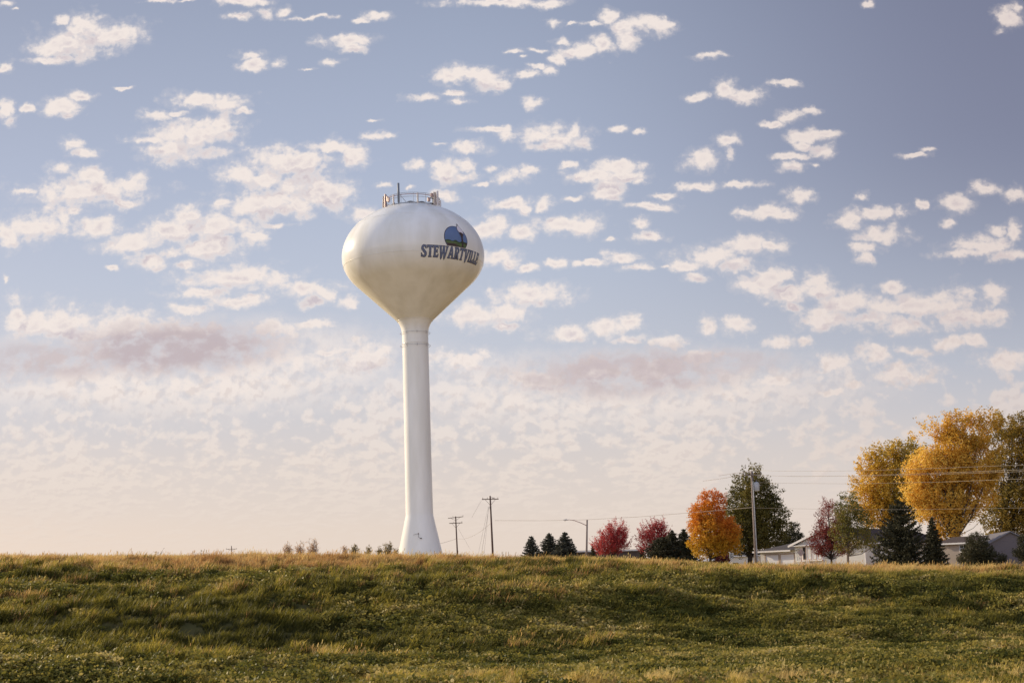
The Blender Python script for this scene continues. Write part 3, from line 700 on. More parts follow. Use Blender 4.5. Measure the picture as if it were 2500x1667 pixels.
def wrap(loops_list, name, mat, lift, az0, z0, sx, sy, parent, step=.16):
    """flat loops (x right, y up, metres) laid on the tank's surface"""
    vs = []; fs = []
    for loops in loops_list:
        pts = [[Vector((x * sx, y * sy, 0)) for x, y in lp] for lp in loops]
        tris = geometry.tessellate_polygon(pts); flat = [p for lp in pts for p in lp]
        b = len(vs); vs += flat; fs += [tuple(i + b for i in t) for t in tris]
    me = bpy.data.meshes.new(name); me.from_pydata([tuple(v) for v in vs], [], fs)
    bm = bmesh.new(); bm.from_mesh(me)
    xs_ = [v.co.x for v in bm.verts]; ys_ = [v.co.y for v in bm.verts]
    for lo, hi, nrm in ((min(xs_), max(xs_), (1, 0, 0)), (min(ys_), max(ys_), (0, 1, 0))):
        k = lo + step
        while k < hi:
            bmesh.ops.bisect_plane(bm, geom=bm.verts[:] + bm.edges[:] + bm.faces[:], plane_co=Vector(nrm) * k, plane_no=nrm); k += step
    for v in bm.verts:
        z = z0 + v.co.y * .985; r_ = prof_r(z) + lift; az = az0 + v.co.x / 7.45
        v.co = Vector((r_ * math.sin(az), -r_ * math.cos(az), z))
    bm.normal_update()
    for f in bm.faces:
        if f.normal.x * f.calc_center_median().x + f.normal.y * f.calc_center_median().y < 0: f.normal_flip()
    bm.to_mesh(me); bm.free(); me.materials.append(mat)
    o = bpy.data.objects.new(name, me); COL.objects.link(o); o.parent = parent; return o
ink = surf('dark_ink', (.045, .030, .040), (.04, .028, .034), rough=.4); blue = surf('letter_blue', (.15, .18, .29), (.13, .16, .26), scale=2, rough=.4)
AZ0 = R(10.2); ZT = zpix(1032, 624, -7.6)
fills = []; darks = []; xx = 0
for ch in 'STEWARTVILLE':
    wd, loops = GL[ch]
    fills.append([[(x + xx, y) for x, y in lp] for lp in loops])
    d = [offset(loops[0], .036)] + [offset(lp, -.030) for lp in loops[1:]]
    darks.append([[(x + xx, y) for x, y in lp] for lp in d])
    xx += wd + .055
SX = R(60.0) * 7.45 / xx
wrap(darks, 'lettering', ink, .012, AZ0, ZT, SX, 1.17, tower)
wrap(fills, 'lettering', blue, .022, AZ0, ZT, SX, 1.17, tower)
AZE = R(40.2); ZEM = ZT + 2.12
def circ(r, cut, n=48):
    a0 = math.asin(cut / r); return [(r * math.cos(a0 + (PI - 2 * a0) * k / n), r * math.sin(a0 + (PI - 2 * a0) * k / n)) for k in range(n + 1)]
em_sky = surf('emblem_blue', (.12, .18, .33), (.14, .20, .36), scale=1, rough=.4)
em_g1 = surf('emblem_green', (.12, .17, .06), (.10, .15, .05), scale=2, rough=.4); em_g2 = surf('emblem_dark_green', (.05, .08, .035), (.045, .07, .03), scale=2, rough=.4)
em_br = surf('emblem_brown', (.075, .045, .04), (.06, .04, .035), scale=2, rough=.4); em_w = surf('emblem_white', (.72, .66, .70), (.70, .64, .68), scale=2, rough=.4)
K = dict(az0=AZE, z0=ZEM, sx=.98, sy=.93, parent=tower, step=.25)
wrap([[circ(1.53, -.97)]], 'emblem_outline', ink, .012, **K)
wrap([[circ(1.46, -.92)]], 'emblem_sky', em_sky, .020, **K)
def clipc(pts): return [(x if abs(x) < math.sqrt(max(.01, 1.45 ** 2 - y * y)) else math.copysign(math.sqrt(max(.01, 1.45 ** 2 - y * y)), x), y) for x, y in pts]
wrap([[clipc([(-1.45, -.32), (-1.1, -.24), (-.85, -.26), (-.7, -.34), (-.5, -.36), (-.3, -.24), (-.1, -.2), (.15, -.36), (.4, -.38), (.6, -.26), (.85, -.22), (1.0, -.3), (1.4, -.3), (1.4, -.75), (-1.4, -.6)])]], 'emblem_tree_line', em_g2, .027, **K)
wrap([[clipc([(-1.42, -.42), (-.6, -.44), (.2, -.50), (1.38, -.52), (1.2, -.91), (-1.15, -.91)])]], 'emblem_field', em_g1, .034, **K)
wrap([[clipc([(-1.30, -.66), (-.4, -.64), (.35, -.66), (.1, -.72), (-.2, -.78), (.4, -.86), (.6, -.91), (-1.14, -.91)])]], 'emblem_furrow', em_br, .041, **K)
wrap([[clipc([(.85, -.42), (1.42, -.38), (1.34, -.62)])]], 'emblem_furrow', em_br, .042, **K)
drop = [(.50, 1.88), (.56, 1.66), (.72, 1.42), (.92, 1.18), (1.02, .95), (1.0, .66), (.86, .70), (.72, .78), (.52, .80), (.38, .92), (.26, 1.15), (.30, 1.42), (.44, 1.66)]
wrap([[offset(drop, .045)]], 'emblem_drop_outline', ink, .049, **K)
wrap([[drop]], 'emblem_drop', em_w, .056, **K)
wrap([[[(.43, 1.68), (.46, 1.90), (.52, 1.94), (.55, 1.86), (.60, 1.64)]]], 'emblem_drop_tip', em_br, .063, **K)
wrap([[[(.40, .74), (.55, .84), (.72, .84), (.92, .74), (1.0, .64), (.86, .40), (.80, .10), (.84, -.10), (.80, -.35), (.86, -.91), (.62, -.91), (.66, -.3), (.60, -.12), (.64, .12), (.58, .40)]]], 'emblem_stem', em_br, .063, **K)
# ------------------------------------------------------------------ trees
bark = surf('bark', (.10, .072, .055), (.055, .040, .032), scale=5, rough=.9, bump=.5, bscale=12)
darkbark = surf('dark_bark', (.045, .034, .030), (.028, .022, .020), scale=5, rough=.9, bump=.5, bscale=12)
palebark = surf('pale_bark', (.20, .15, .12), (.11, .085, .07), scale=5, rough=.9, bump=.4, bscale=12)
gold = leaf_mat('golden_leaves', [(.26, .16, .030), (.56, .33, .050), (.76, .46, .075), (.84, .59, .13)], .42, .55)
goldgreen = leaf_mat('yellow_green_leaves', [(.17, .145, .03), (.42, .29, .04), (.70, .44, .06), (.80, .54, .11)], .42, .55)
orange = leaf_mat('orange_maple_leaves', [(.20, .15, .02), (.55, .33, .03), (.66, .24, .03), (.55, .13, .025)], .45, .55)
redl = leaf_mat('red_maple_leaves', [(.18, .028, .028), (.37, .050, .052), (.50, .085, .085), (.56, .18, .13)], .42, .55)
darkgreen = leaf_mat('dark_green_leaves', [(.045, .040, .014), (.098, .088, .023), (.185, .155, .035), (.31, .22, .055)], .38, .6)
midgreen = leaf_mat('mid_green_leaves', [(.05, .055, .015), (.11, .11, .03), (.20, .17, .04), (.34, .20, .06)], .40, .55)
maroon = leaf_mat('maroon_leaves', [(.05, .018, .018), (.14, .030, .030), (.25, .055, .045), (.30, .10, .07)], .35, .6)
olive = leaf_mat('olive_gold_leaves', [(.060, .052, .018), (.13, .105, .025), (.26, .18, .035), (.46, .29, .05)], .40, .6)
needle = leaf_mat('spruce_needles', [(.022, .022, .013), (.040, .039, .020), (.068, .062, .030), (.105, .088, .036)], .15, .7)
bluen = leaf_mat('blue_spruce_needles', [(.030, .033, .025), (.052, .056, .042), (.085, .086, .062), (.125, .115, .08)], .15, .7)
shrubl = leaf_mat('russet_shrub_leaves', [(.36, .20, .12), (.58, .36, .22), (.70, .50, .34), (.70, .56, .36)], .45, .6)
oliv = leaf_mat('olive_shrub_leaves', [(.12, .09, .035), (.22, .165, .06), (.34, .26, .09), (.42, .30, .13)], .4, .6)

def leaves_from(C, D, n, size, spread, rg, flat=.5):
    """C centres, D spray directions: n leaves strewn along each spray; returns (N,4,3) quads"""
    m = len(C); k = m * n
    c = np.repeat(C, n, 0); d = np.repeat(D, n, 0)
    t = rg.uniform(-.15, 1.0, (k, 1))
    p = c + d * t + rg.normal(0, 1, (k, 3)) * spread * (1.1 - .6 * np.abs(t))
    a = rg.normal(0, 1, (k, 3)); a[:, 2] *= flat; a /= np.linalg.norm(a, axis=1, keepdims=True)
    b = rg.normal(0, 1, (k, 3)); b -= a * (a * b).sum(1, keepdims=True); b /= np.linalg.norm(b, axis=1, keepdims=True)
    s = size * rg.uniform(.6, 1.35, (k, 1)); a = a * s; b = b * s * .62
    return np.stack([p - a, p + b * .9 + a * .1, p + a, p - b * .9 + a * .1], 1), p

def tree(name, label, cat, base, blobs, lm, bk, seed, group=None, sprays=900, per=22, leaf=.13, spray_len=.9, spread=.22, trunk_r=.28,
         up=.8, hue_fn=None, holes=.0, limbs=16, trunk_to=.6, fork=1.0, leaf_name='crown', core=.35):
    """blobs: (dx, dz, rx, rz) ellipsoids of the crown, dx right and dz up from the base, in metres"""
    rg = np.random.default_rng(seed); t = empty(name, base, rg.uniform(-.1, .1))
    tag(t, label, cat, group)
    V = np.array([b[2] * b[3] * (b[2]) for b in blobs]); cnt = np.maximum(4, (sprays * V / V.sum()).astype(int))
    C = []; D = []
    top = max(b[1] + b[3] for b in blobs); bot = min(b[1] - b[3] for b in blobs); midx = sum(b[0] * v for b, v in zip(blobs, V)) / V.sum()
    for b, c in zip(blobs, cnt):
        q = rg.normal(0, 1, (c, 3)); q /= np.linalg.norm(q, axis=1, keepdims=True)
        r_ = rg.uniform(core ** 3, 1, (c, 1)) ** (1 / 3)
        dy = rg.uniform(-.25, .25) * b[2]
        wob = 1 + .34 * (vnoise(q[:, :1] * 3.1 + seed, q[:, 2:] * 3.1 + q[:, 1:2], seed + 8) - .5)
        p = q * r_ * wob * np.array([b[2], b[2] * .85, b[3]]) + np.array([b[0], dy, b[1]])
        C.append(p)
        d = q * np.array([1, 1, .8]) + np.array([0, 0, up]); d /= np.linalg.norm(d, axis=1, keepdims=True)
        D.append(d * spray_len * rg.uniform(.5, 1.3, (c, 1)))
    C = np.concatenate(C); D = np.concatenate(D)
    if holes > 0:
        f = (vnoise(C[:, 0] * .55 + seed, C[:, 2] * .55, seed) + vnoise(C[:, 1] * .5 + 9, C[:, 2] * .5 + seed, seed + 5)) / 2
        k = f > holes; C = C[k]; D = D[k]
    Q, p = leaves_from(C, D, per, leaf, spread, rg)
    hn = (C[:, 2] - bot) / (top - bot)
    hcl = np.repeat(vnoise(C[:, 0] * .5 + 3 * seed, C[:, 2] * .5 + C[:, 1] * .4, seed + 3), per)
    hue = .5 + (hcl - .5) * .55 + rg.normal(0, .13, len(p))
    if hue_fn is not None: hue = hue_fn(p, hue, bot, top)
    ok = p[:, 2] > .15; 
    quads_mesh(leaf_name, Q[ok], 4, lm, {'hue': np.clip(hue[ok], 0, 1)}, t)
    # trunk and limbs
    tm = MB(); H = top * trunk_to
    pts = []; n = 7
    for i in range(n):
        k = i / (n - 1); pts.append((midx * k * .5 + rg.normal(0, .04) * k * H * .2, rg.normal(0, .03) * H * k * .3, H * k - .4 * (i == 0)))
    tm.tube(pts, [trunk_r * (1.25 if i == 0 else 1 - .72 * i / (n - 1)) for i in range(n)], 10)
    tm.build('trunk', bk, t, True)
    order = rg.permutation(len(C))[:limbs * 6]
    lb = MB(); lowest = max(bot, H * .16)
    for j, ci in enumerate(order):
        c = C[ci]
        big = j < limbs
        k = np.clip((c[2] * (.30 if big else .55)) / H, lowest / H * .8, .97); i = min(int(k * (n - 1)), n - 2); fr = k * (n - 1) - i
        a = Vector(pts[i]).lerp(Vector(pts[i + 1]), fr); e = Vector(c)
        mdl = a.lerp(e, .5) + Vector((0, 0, -.10 * (e - a).length * (1 if up > 0 else -1)))
        r0 = trunk_r * (.34 if big else .13) * (1 - .5 * k)
        lb.tube([a, a.lerp(mdl, .55), mdl, mdl.lerp(e, .6), e], [r0, r0 * .8, r0 * .6, r0 * .38, r0 * .12], 5, False)
    lb.build('limbs', bk, t, True)
    return t

def conifer(name, label, cat, base, H, Rb, lm, seed, group=None, layers=22, start=.04, power=.9, droop=.15, tilt=.25, size=.10, dens=1.0, per_ring=13, bk=None, ragged=.25, gap=.0):
    rg = np.random.default_rng(seed); t = empty(name, base, rg.uniform(-.2, .2)); tag(t, label, cat, group)
    tr = MB().tube([(0, 0, -.3), (0, 0, H * .5), (0, 0, H * .97)], [.018 * H, .011 * H, .002 * H], 8); tr.build('trunk', bk or darkbark, t, True)
    P_ = []; bmb = MB()
    for li in range(layers):
        z = H * (start + (1 - start) * (li / layers) ** .95); rr = Rb * (1 - (z / H)) ** power + .03 * Rb
        nb = max(4, int(per_ring * (.45 + .55 * rr / Rb)))
        for k in range(nb):
            a = 2 * PI * (k + rg.uniform(-.3, .3)) / nb + li * 1.7; L_ = rr * rg.uniform(1 - ragged, 1 + ragged * .6); zz = z + rg.normal(0, .012 * H)
            if rg.uniform() < gap: continue
            m = max(5, int(L_ / size * 2.3 * dens)); s = np.linspace(.08, 1, m)
            bx = math.cos(a) * L_ * s; by = math.sin(a) * L_ * s; bz = zz - droop * L_ * s + tilt * L_ * s ** 2.2
            wob = (1 - s * .75) * L_ * .30
            off = rg.uniform(-1, 1, m) * wob
            P_.append(np.stack([bx - math.sin(a) * off, by + math.cos(a) * off, bz - np.abs(off) * .25 + rg.normal(0, .3 * size, m)], -1))
            if k % 2 == 0: bmb.tube([(0, 0, zz), (math.cos(a) * L_ * .5, math.sin(a) * L_ * .5, zz - droop * L_ * .5 + tilt * L_ * .22), (math.cos(a) * L_ * .9, math.sin(a) * L_ * .9, zz - droop * L_ * .9 + tilt * L_ * .8)], [.004 * H, .0025 * H, .001 * H], 4, False)
    P_.append(np.stack([rg.normal(0, .01 * H, 40), rg.normal(0, .01 * H, 40), H * rg.uniform(.86, 1.0, 40)], -1))
    P_ = np.concatenate(P_)
    Q, p = leaves_from(P_, np.zeros_like(P_), 3, size, size * .5, rg, .45)
    hue = .45 + rg.normal(0, .16, len(p)) + (np.repeat(vnoise(P_[:, 0] * 1.3 + seed, P_[:, 2] * 1.3, seed), 3) - .5) * .5
    ok = p[:, 2] > .03
    quads_mesh('foliage', Q[ok], 4, lm, {'hue': np.clip(hue[ok], 0, 1)}, t)
    bmb.build('branches', bk or darkbark, t)
    return t

def shrub(name, label, cat, base, H, W, lm, seed, group=None, stems=14, per=9, leaf=.035, bk=bark, tight=.5):
    rg = np.random.default_rng(seed); t = empty(name, base); tag(t, label, cat, group)
    st = MB(); C = []; D = []
    for i in range(stems):
        a = rg.uniform(0, 2 * PI); r0 = rg.uniform(0, .18) * W; r1 = rg.uniform(.1, .5) * W; h = H * rg.uniform(.55, 1.0) * (1.1 - r1 / W * .6)
        b = Vector((math.cos(a) * r0, math.sin(a) * r0 * .6, -.1)); e = Vector((math.cos(a) * r1 + rg.normal(0, .05), math.sin(a) * r1 * .6, h))
        m_ = b.lerp(e, .5) + Vector((rg.normal(0, .03) * W, 0, .05 * h)); st.tube([b, m_, e], [.010, .007, .003], 4, False)
        for k in range(7):
            q = m_.lerp(e, rg.uniform(-.6, 1)); dr = Vector((rg.normal(0, .6), rg.normal(0, .5), rg.uniform(.2, 1))).normalized() * .16 * H
            st.tube([q, q + dr], [.004, .002], 3, False); C.append(q); D.append(dr)
    C = np.array([list(c) for c in C]); D = np.array([list(c) for c in D])
    Q, p = leaves_from(C, D, per, leaf, leaf * 1.2 * tight * 2, rg, .8)
    quads_mesh('leaves', Q, 4, lm, {'hue': np.clip(.5 + rg.normal(0, .25, len(p)), 0, 1)}, t)
    st.build('stems', bk, t); return t

def spot(px, Y):
    """ground point under picture column px at distance Y"""
    d = ray(px, 1360); x = d.x / d.y * Y; return Vector((x, Y, gz(x, Y)))
def topz(px, py, Y): return at(px, py, Y).z
def hgt(px, py, Y, extra=0): return topz(px, py, Y) - spot(px, Y).z
def PM(Y): return Y / F * 1.0          # metres per photo pixel at distance Y
def crown(px0, Y, lst):
    """list of (px, py, rx, ry) in photo pixels -> metres round the base at px0"""
    b = spot(px0, Y); out = []
    for px, py, rx, ry in lst:
        p = at(px, py, Y); out.append((p.x - b.x, p.z - b.z, rx * PM(Y), ry * PM(Y)))
    return b, out

# orange maple
b, bl = crown(1733, 205, [(1738, 1222, 30, 24), (1728, 1258, 42, 34), (1735, 1300, 50, 40), (1768, 1300, 36, 36), (1738, 1335, 52, 24), (1782, 1330, 26, 22), (1712, 1280, 26, 30)])
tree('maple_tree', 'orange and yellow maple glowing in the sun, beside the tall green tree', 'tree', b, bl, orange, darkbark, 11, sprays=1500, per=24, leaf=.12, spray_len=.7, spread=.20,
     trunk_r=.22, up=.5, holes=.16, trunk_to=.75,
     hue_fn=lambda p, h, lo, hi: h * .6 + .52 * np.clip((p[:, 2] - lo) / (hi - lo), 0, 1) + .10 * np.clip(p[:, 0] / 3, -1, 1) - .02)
# tall green linden
b, bl = crown(1830, 225, [(1840, 1158, 20, 22), (1836, 1190, 42, 32), (1828, 1235, 55, 44), (1866, 1215, 34, 36), (1818, 1280, 62, 40), (1880, 1262, 40, 36), (1900, 1262, 26, 26), (1838, 1316, 62, 30), (1884, 1310, 34, 26), (1795, 1335, 28, 20)])
tree('linden_tree', 'tall dark green tree with a pointed crown behind the wooden power pole', 'tree', b, bl, darkgreen, darkbark, 12, sprays=1900, per=22, leaf=.15, spray_len=1.0, spread=.26,
     trunk_r=.42, up=.25, holes=.17, trunk_to=.82)
# pine behind the garage
b, bl = crown(1935, 285, [(1938, 1292, 16, 16), (1935, 1312, 26, 20), (1915, 1322, 22, 18), (1955, 1316, 10, 16), (1960, 1325, 10, 12), (1925, 1340, 34, 18)])
tree('pine_tree', 'small very dark pine rising behind the grey garage roof', 'tree', b, bl, needle, darkbark, 13, sprays=420, per=22, leaf=.15, spray_len=.7, spread=.2, trunk_r=.2, up=1.2, trunk_to=.8)
# maroon crab apple in front of the house
b, bl = crown(2029, 168, [(2022, 1236, 14, 22), (2026, 1262, 28, 24), (2030, 1295, 38, 26), (2012, 1325, 34, 20), (2045, 1318, 26, 26), (2028, 1345, 40, 12)])
tree('ornamental_plum_tree', 'thin maroon leaved tree with bare twigs in front of the white house', 'tree', b, bl, maroon, darkbark, 14, sprays=900, per=16, leaf=.085, spray_len=.75, spread=.16, trunk_r=.13, up=.7, holes=.30, trunk_to=.9, limbs=26)
# small green tree at the house corner
b, bl = crown(2068, 160, [(2076, 1222, 22, 20), (2072, 1252, 34, 26), (2088, 1282, 40, 28), (2060, 1300, 30, 26), (2092, 1318, 36, 20), (2120, 1330, 22, 14), (2068, 1335, 26, 12)])
tree('young_green_tree', 'small green tree with a pale slanting trunk before the corner of the white house', 'tree', b, bl, midgreen, palebark, 15, sprays=640, per=15, leaf=.10, spray_len=.7, spread=.18, trunk_r=.16, up=.6, holes=.34, trunk_to=.85, limbs=20)
# first golden tree
b, bl = crown(2190, 240, [(2215, 1110, 40, 28), (2165, 1125, 45, 32), (2122, 1140, 30, 30), (2200, 1160, 60, 36), (2130, 1180, 46, 34), (2180, 1210, 60, 36), (2110, 1230, 34, 34), (2150, 1260, 50, 36), (2210, 1250, 44, 34)])
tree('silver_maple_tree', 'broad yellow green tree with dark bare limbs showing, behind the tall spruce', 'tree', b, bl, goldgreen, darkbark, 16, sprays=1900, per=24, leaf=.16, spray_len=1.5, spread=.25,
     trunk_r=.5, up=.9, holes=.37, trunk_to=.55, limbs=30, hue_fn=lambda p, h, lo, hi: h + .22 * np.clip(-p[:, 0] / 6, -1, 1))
# big golden tree
b, bl = crown(2328, 205, [(2290, 1055, 40, 30), (2345, 1045, 36, 34), (2400, 1045, 40, 30), (2255, 1085, 34, 34), (2320, 1095, 60, 46), (2390, 1095, 56, 46), (2240, 1140, 34, 42), (2300, 1160, 70, 50), (2380, 1165, 60, 46),
                          (2240, 1200, 38, 40), (2300, 1225, 60, 46), (2270, 1245, 34, 34), (2345, 1250, 44, 34), (2312, 1290, 34, 34), (2395, 1225, 36, 30), (2308, 1320, 22, 20)])
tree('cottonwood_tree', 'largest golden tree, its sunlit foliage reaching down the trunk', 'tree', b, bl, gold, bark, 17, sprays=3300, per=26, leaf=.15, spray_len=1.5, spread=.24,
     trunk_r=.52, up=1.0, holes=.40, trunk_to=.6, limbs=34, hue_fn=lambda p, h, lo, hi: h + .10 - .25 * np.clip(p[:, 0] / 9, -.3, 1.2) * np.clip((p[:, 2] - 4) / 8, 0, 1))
# darker tree at the right edge
b, bl = crown(2440, 250, [(2440, 1050, 50, 34), (2500, 1055, 46, 40), (2470, 1100, 60, 50), (2540, 1110, 60, 60), (2450, 1160, 50, 50), (2520, 1190, 60, 60), (2470, 1230, 60, 46), (2540, 1260, 60, 50), (2440, 1270, 50, 40), (2490, 1300, 60, 34)])
tree('elm_tree', 'dark olive tree with a forked trunk at the right edge behind the largest golden tree', 'tree', b, bl, olive, darkbark, 18, sprays=2300, per=20, leaf=.19, spray_len=1.2, spread=.3,
     trunk_r=.55, up=.7, holes=.36, trunk_to=.55, limbs=26, hue_fn=lambda p, h, lo, hi: h + .18)
# red maples
for px, lst, lab, sd in ((1495, [(1506, 1296, 16, 16), (1500, 1315, 28, 22), (1487, 1335, 32, 18), (1510, 1335, 22, 18), (1470, 1346, 16, 10)], 'rounded red maple beside the street light', 21),
                         (1596, [(1600, 1294, 20, 16), (1612, 1288, 12, 14), (1594, 1314, 34, 22), (1600, 1332, 34, 18), (1580, 1340, 22, 12)], 'brighter crimson maple with spiky shoots beside the three spruces', 22)):
    b, bl = crown(px, 235, lst)
    tree('red_maple_tree', lab, 'tree', b, bl, redl, darkbark, sd, sprays=520, per=34, leaf=.095, spray_len=1.5, spread=.11, trunk_r=.13, up=1.2, holes=.30, trunk_to=.7, group='red maples')

# spruces: px, top py, distance, half width px, label
for i, (px, py, Y, rw, lab, m_, kw) in enumerate((
    (1298, 1308, 255, 17, 'smallest blue green spruce, left of the pair on the crest', bluen, {}),
    (1342, 1301, 250, 24, 'left one of the touching pair of dense blue green spruces', bluen, {}),
    (1380, 1298, 246, 27, 'right one of the touching pair of dense blue green spruces', bluen, {}),
    (1618, 1310, 215, 34, 'low wide dark spruce growing against the crimson maple', needle, dict(gap=.15)),
    (1643, 1294, 220, 24, 'middle dark spruce of three between the crimson and the orange maple', needle, dict(gap=.15)),
    (1672, 1291, 222, 24, 'thin pointed dark spruce next to the orange maple', needle, dict(gap=.2)))):
    b = spot(px, Y); H = hgt(px, py, Y)
    conifer('spruce_tree', lab, 'spruce', b, H, rw * PM(Y) * 1.95, m_, 31 + i, 'small spruces along the crest', layers=20 + 2 * (i % 3), size=.12, power=.66 + .07 * (i % 3), per_ring=15, ragged=.22 + .1 * (i % 2), **kw)
for i, (px, py, Y, rw, lab, kw) in enumerate((
    (2203, 1222, 185, 62, 'tall ragged dark spruce covering the side wall of the white house', dict(layers=30, power=.62, gap=.28, ragged=.4, size=.13, droop=.05, tilt=.35)),
    (2281, 1262, 180, 31, 'narrow black green spruce left of the largest golden trunk', dict(layers=28, power=.8, size=.10, droop=.30, tilt=.25, per_ring=15)))):
    b = spot(px, Y); H = hgt(px, py, Y)
    conifer('tall_spruce_tree', lab, 'spruce', b, H, rw * PM(Y) * 1.3, needle, 41 + i, **kw)
# yew and arborvitae
b, bl = crown(2388, 172, [(2388, 1322, 24, 18), (2386, 1345, 36, 24), (2384, 1366, 44, 20), (2410, 1366, 40, 18)])
tree('yew_bush', 'big rounded almost black evergreen bush in front of the grey garage', 'bush', b, bl, needle, darkbark, 51, sprays=1100, per=22, leaf=.08, spray_len=.35, spread=.14, trunk_r=.08, up=1.0, core=.6, leaf_name='foliage')
b, bl = crown(2520, 165, [(2516, 1318, 24, 18), (2522, 1350, 40, 30)])
tree('juniper_bush', 'dark bush cut off by the right edge of the picture', 'bush', b, bl, needle, darkbark, 52, sprays=420, per=22, leaf=.09, spray_len=.35, spread=.14, trunk_r=.08, up=1.0, core=.6, leaf_name='foliage')
for i, (px, py, lab) in enumerate(((1448, 1333, 'slim upright arborvitae beside the street light pole'), (1567, 1337, 'slim upright arborvitae at the end of the low brown building'))):
    b = spot(px, 262); H = hgt(px, py, 262)
    conifer('arborvitae', lab, 'conifer', b, H, .62, needle, 61 + i, layers=18, power=.35, size=.10, per_ring=9, droop=-.3, tilt=.5, ragged=.1, group='arborvitae by the low brown building')
b, bl = crown(1760, 248, [(1760, 1364, 24, 12), (1745, 1366, 14, 9)])
tree('burning_bush', 'low purplish red bush before the far white house', 'bush', b, bl, maroon, darkbark, 53, sprays=200, per=18, leaf=.11, spray_len=.4, spread=.18, trunk_r=.06, up=.6, core=.5, leaf_name='foliage')

# shrubs and weeds standing on the crest left of the tower
for i, (px, py, w, Y, m_, lab) in enumerate((
    (701, 1321, 26, 80, shrubl, 'russet shrub at the left end of the wispy group'), (733, 1318, 24, 82, shrubl, 'russet shrub in the middle of the wispy group'),
    (762, 1311, 34, 84, shrubl, 'tallest pale russet shrub at the right end of the wispy group'),
    (842, 1328, 16, 82, shrubl, 'small reddish shrub touching the dark one'), (867, 1325, 28, 84, oliv, 'dark olive shrub right of the small reddish one'),
    (898, 1331, 12, 80, oliv, 'tiny lone sprig between two shrubs'), (927, 1329, 14, 84, oliv, 'thin sprig next to the bush at the tower foot'),
    (947, 1322, 32, 86, oliv, 'bushy olive shrub just left of the tower foot'), (966, 1331, 10, 86, oliv, 'thin sprig touching the tower foot'))):
    b = spot(px, Y); H = hgt(px, py, Y)
    shrub('shrub', lab, 'shrub', b, H, w * PM(Y), m_, 71 + i, 'shrubs on the crest left of the tower', stems=int(8 + w * .6), per=5 if m_ is shrubl else 7, leaf=.032)
for i, (px, py) in enumerate(((292, 1340), (383, 1337), (388, 1339), (490, 1338), (205, 1342))):
    b = spot(px, 66); H = max(.3, hgt(px, py, 66))
    shrub('tall_weed', 'dead weed head sticking up over the grass on the left crest', 'weed', b, H, .35, oliv, 91 + i, 'dead weeds on the left crest', stems=3, per=2, leaf=.018)
# ------------------------------------------------------------------ poles and wires
wood = surf('weathered_pole_wood', (.13, .080, .062), (.085, .052, .042), scale=6, rough=.85, bump=.4, bscale=30)
woodg = surf('grey_pole_wood', (.24, .19, .165), (.16, .125, .11), scale=5, rough=.85, bump=.4, bscale=30)
insul = surf('insulator_porcelain', (.12, .08, .075), (.09, .06, .055), rough=.3)
wirem = surf('wire_sheath', (.20, .16, .15), (.16, .13, .12), rough=.6)
wirel = surf('bright_wire', (.50, .43, .33), (.55, .47, .37), rough=.5)
def pole_at(px0, py0, px1, py1, Y, below=None):
    """foot and head of a pole whose picture goes from px0,py0 up to px1,py1"""
    a = at(px0, py0, Y); b = at(px1, py1, Y); g = gz(a.x, Y) - .5
    k = (g - a.z) / (b.z - a.z); f = a.lerp(b, k); return f, b
def crossarm(t, c, half, zz, yaw, tiltz=0.0, double=True, brace=.9, mat=None, ins=(-.9, -.35, .9)):
    u_ = Vector((math.cos(yaw), math.sin(yaw), tiltz)).normalized(); n_ = Vector((-math.sin(yaw), math.cos(yaw), 0))
    Mx = Matrix((( u_.x, n_.x, 0, c.x), (u_.y, n_.y, 0, c.y), (u_.z, n_.z, 1, zz), (0, 0, 0, 1)))
    for s in ((-.19, .19) if double else (-.16,)):
        MB().box(-half, half, s - .05, s + .05, -.06, .06).build('crossarm', mat or wood, t, xf=Mx)
    for s in (-1, 1):
        MB().tube([(s * half * .62, -.17, -.05), (s * .08, -.14, -brace)], .028, 5).build('arm_brace', mat or wood, t, xf=Mx)
    for q in ins:
        MB().lathe([(.015, .05), (.02, .16), (.06, .18), (.065, .24), (.03, .30)], 8, True, True).build('insulator', insul, t, True, xf=Mx @ Matrix.Translation((q * half, -.16 if double else -.1, 0)))
    return Mx
def power_pole(label, px0, py0, px1, py1, Y, rad=.16, mat=None, group='wooden power poles'):
    f, h = pole_at(px0, py0, px1, py1, Y)
    t = empty('power_pole', f); tag(t, label, 'power pole', group)
    d = h - f; MB().tube([(0, 0, 0), d * .5, d], [rad, rad * .85, rad * .66], 12).build('pole', mat or wood, t, True)
    return t, f, d
def local(v): return v
# 1 tall pole right of the tower
t1, f1, d1 = power_pole('taller wooden power pole right of the tower, with one wide double crossarm', 1203, 1350, 1196.5, 1210, 250, .20)
H1 = d1.z
px2m = PM(250)
zc = d1.z - 8 * px2m; crossarm(t1, d1 * (zc / d1.z), 20.3 * px2m, zc, R(4), 0, True, 14 * px2m)
MB().tube([d1 * .985 + Vector((0, -.1, 0)), d1 * .97 + Vector((.8, -.1, 0))], .03, 5).tube([d1 * .955 + Vector((.35, -.1, .25)), d1 * .955 + Vector((.75, -.1, .25))], .06, 6).build('cutout_switch', insul, t1)
MB().box(-.16, .02, -.3, -.1, -.35, .1).build('junction_box', insul, t1, xf=Matrix.Translation(d1 * .86))
# 2 shorter pole with two arms
t2, f2, d2 = power_pole('shorter wooden power pole beside the tower, with two crossarms', 1116.5, 1348, 1112.3, 1260, 300, .19)
p2 = PM(300); z = d2.z - 2.6 * p2; crossarm(t2, d2 * (z / d2.z), 18.5 * p2, z, 0, .085, False, 7 * p2, ins=(-.35, .97))
z = d2.z - 16 * p2; crossarm(t2, d2 * (z / d2.z), 16 * p2, z, 0, .02, True, 11 * p2, ins=(-.3, .9))
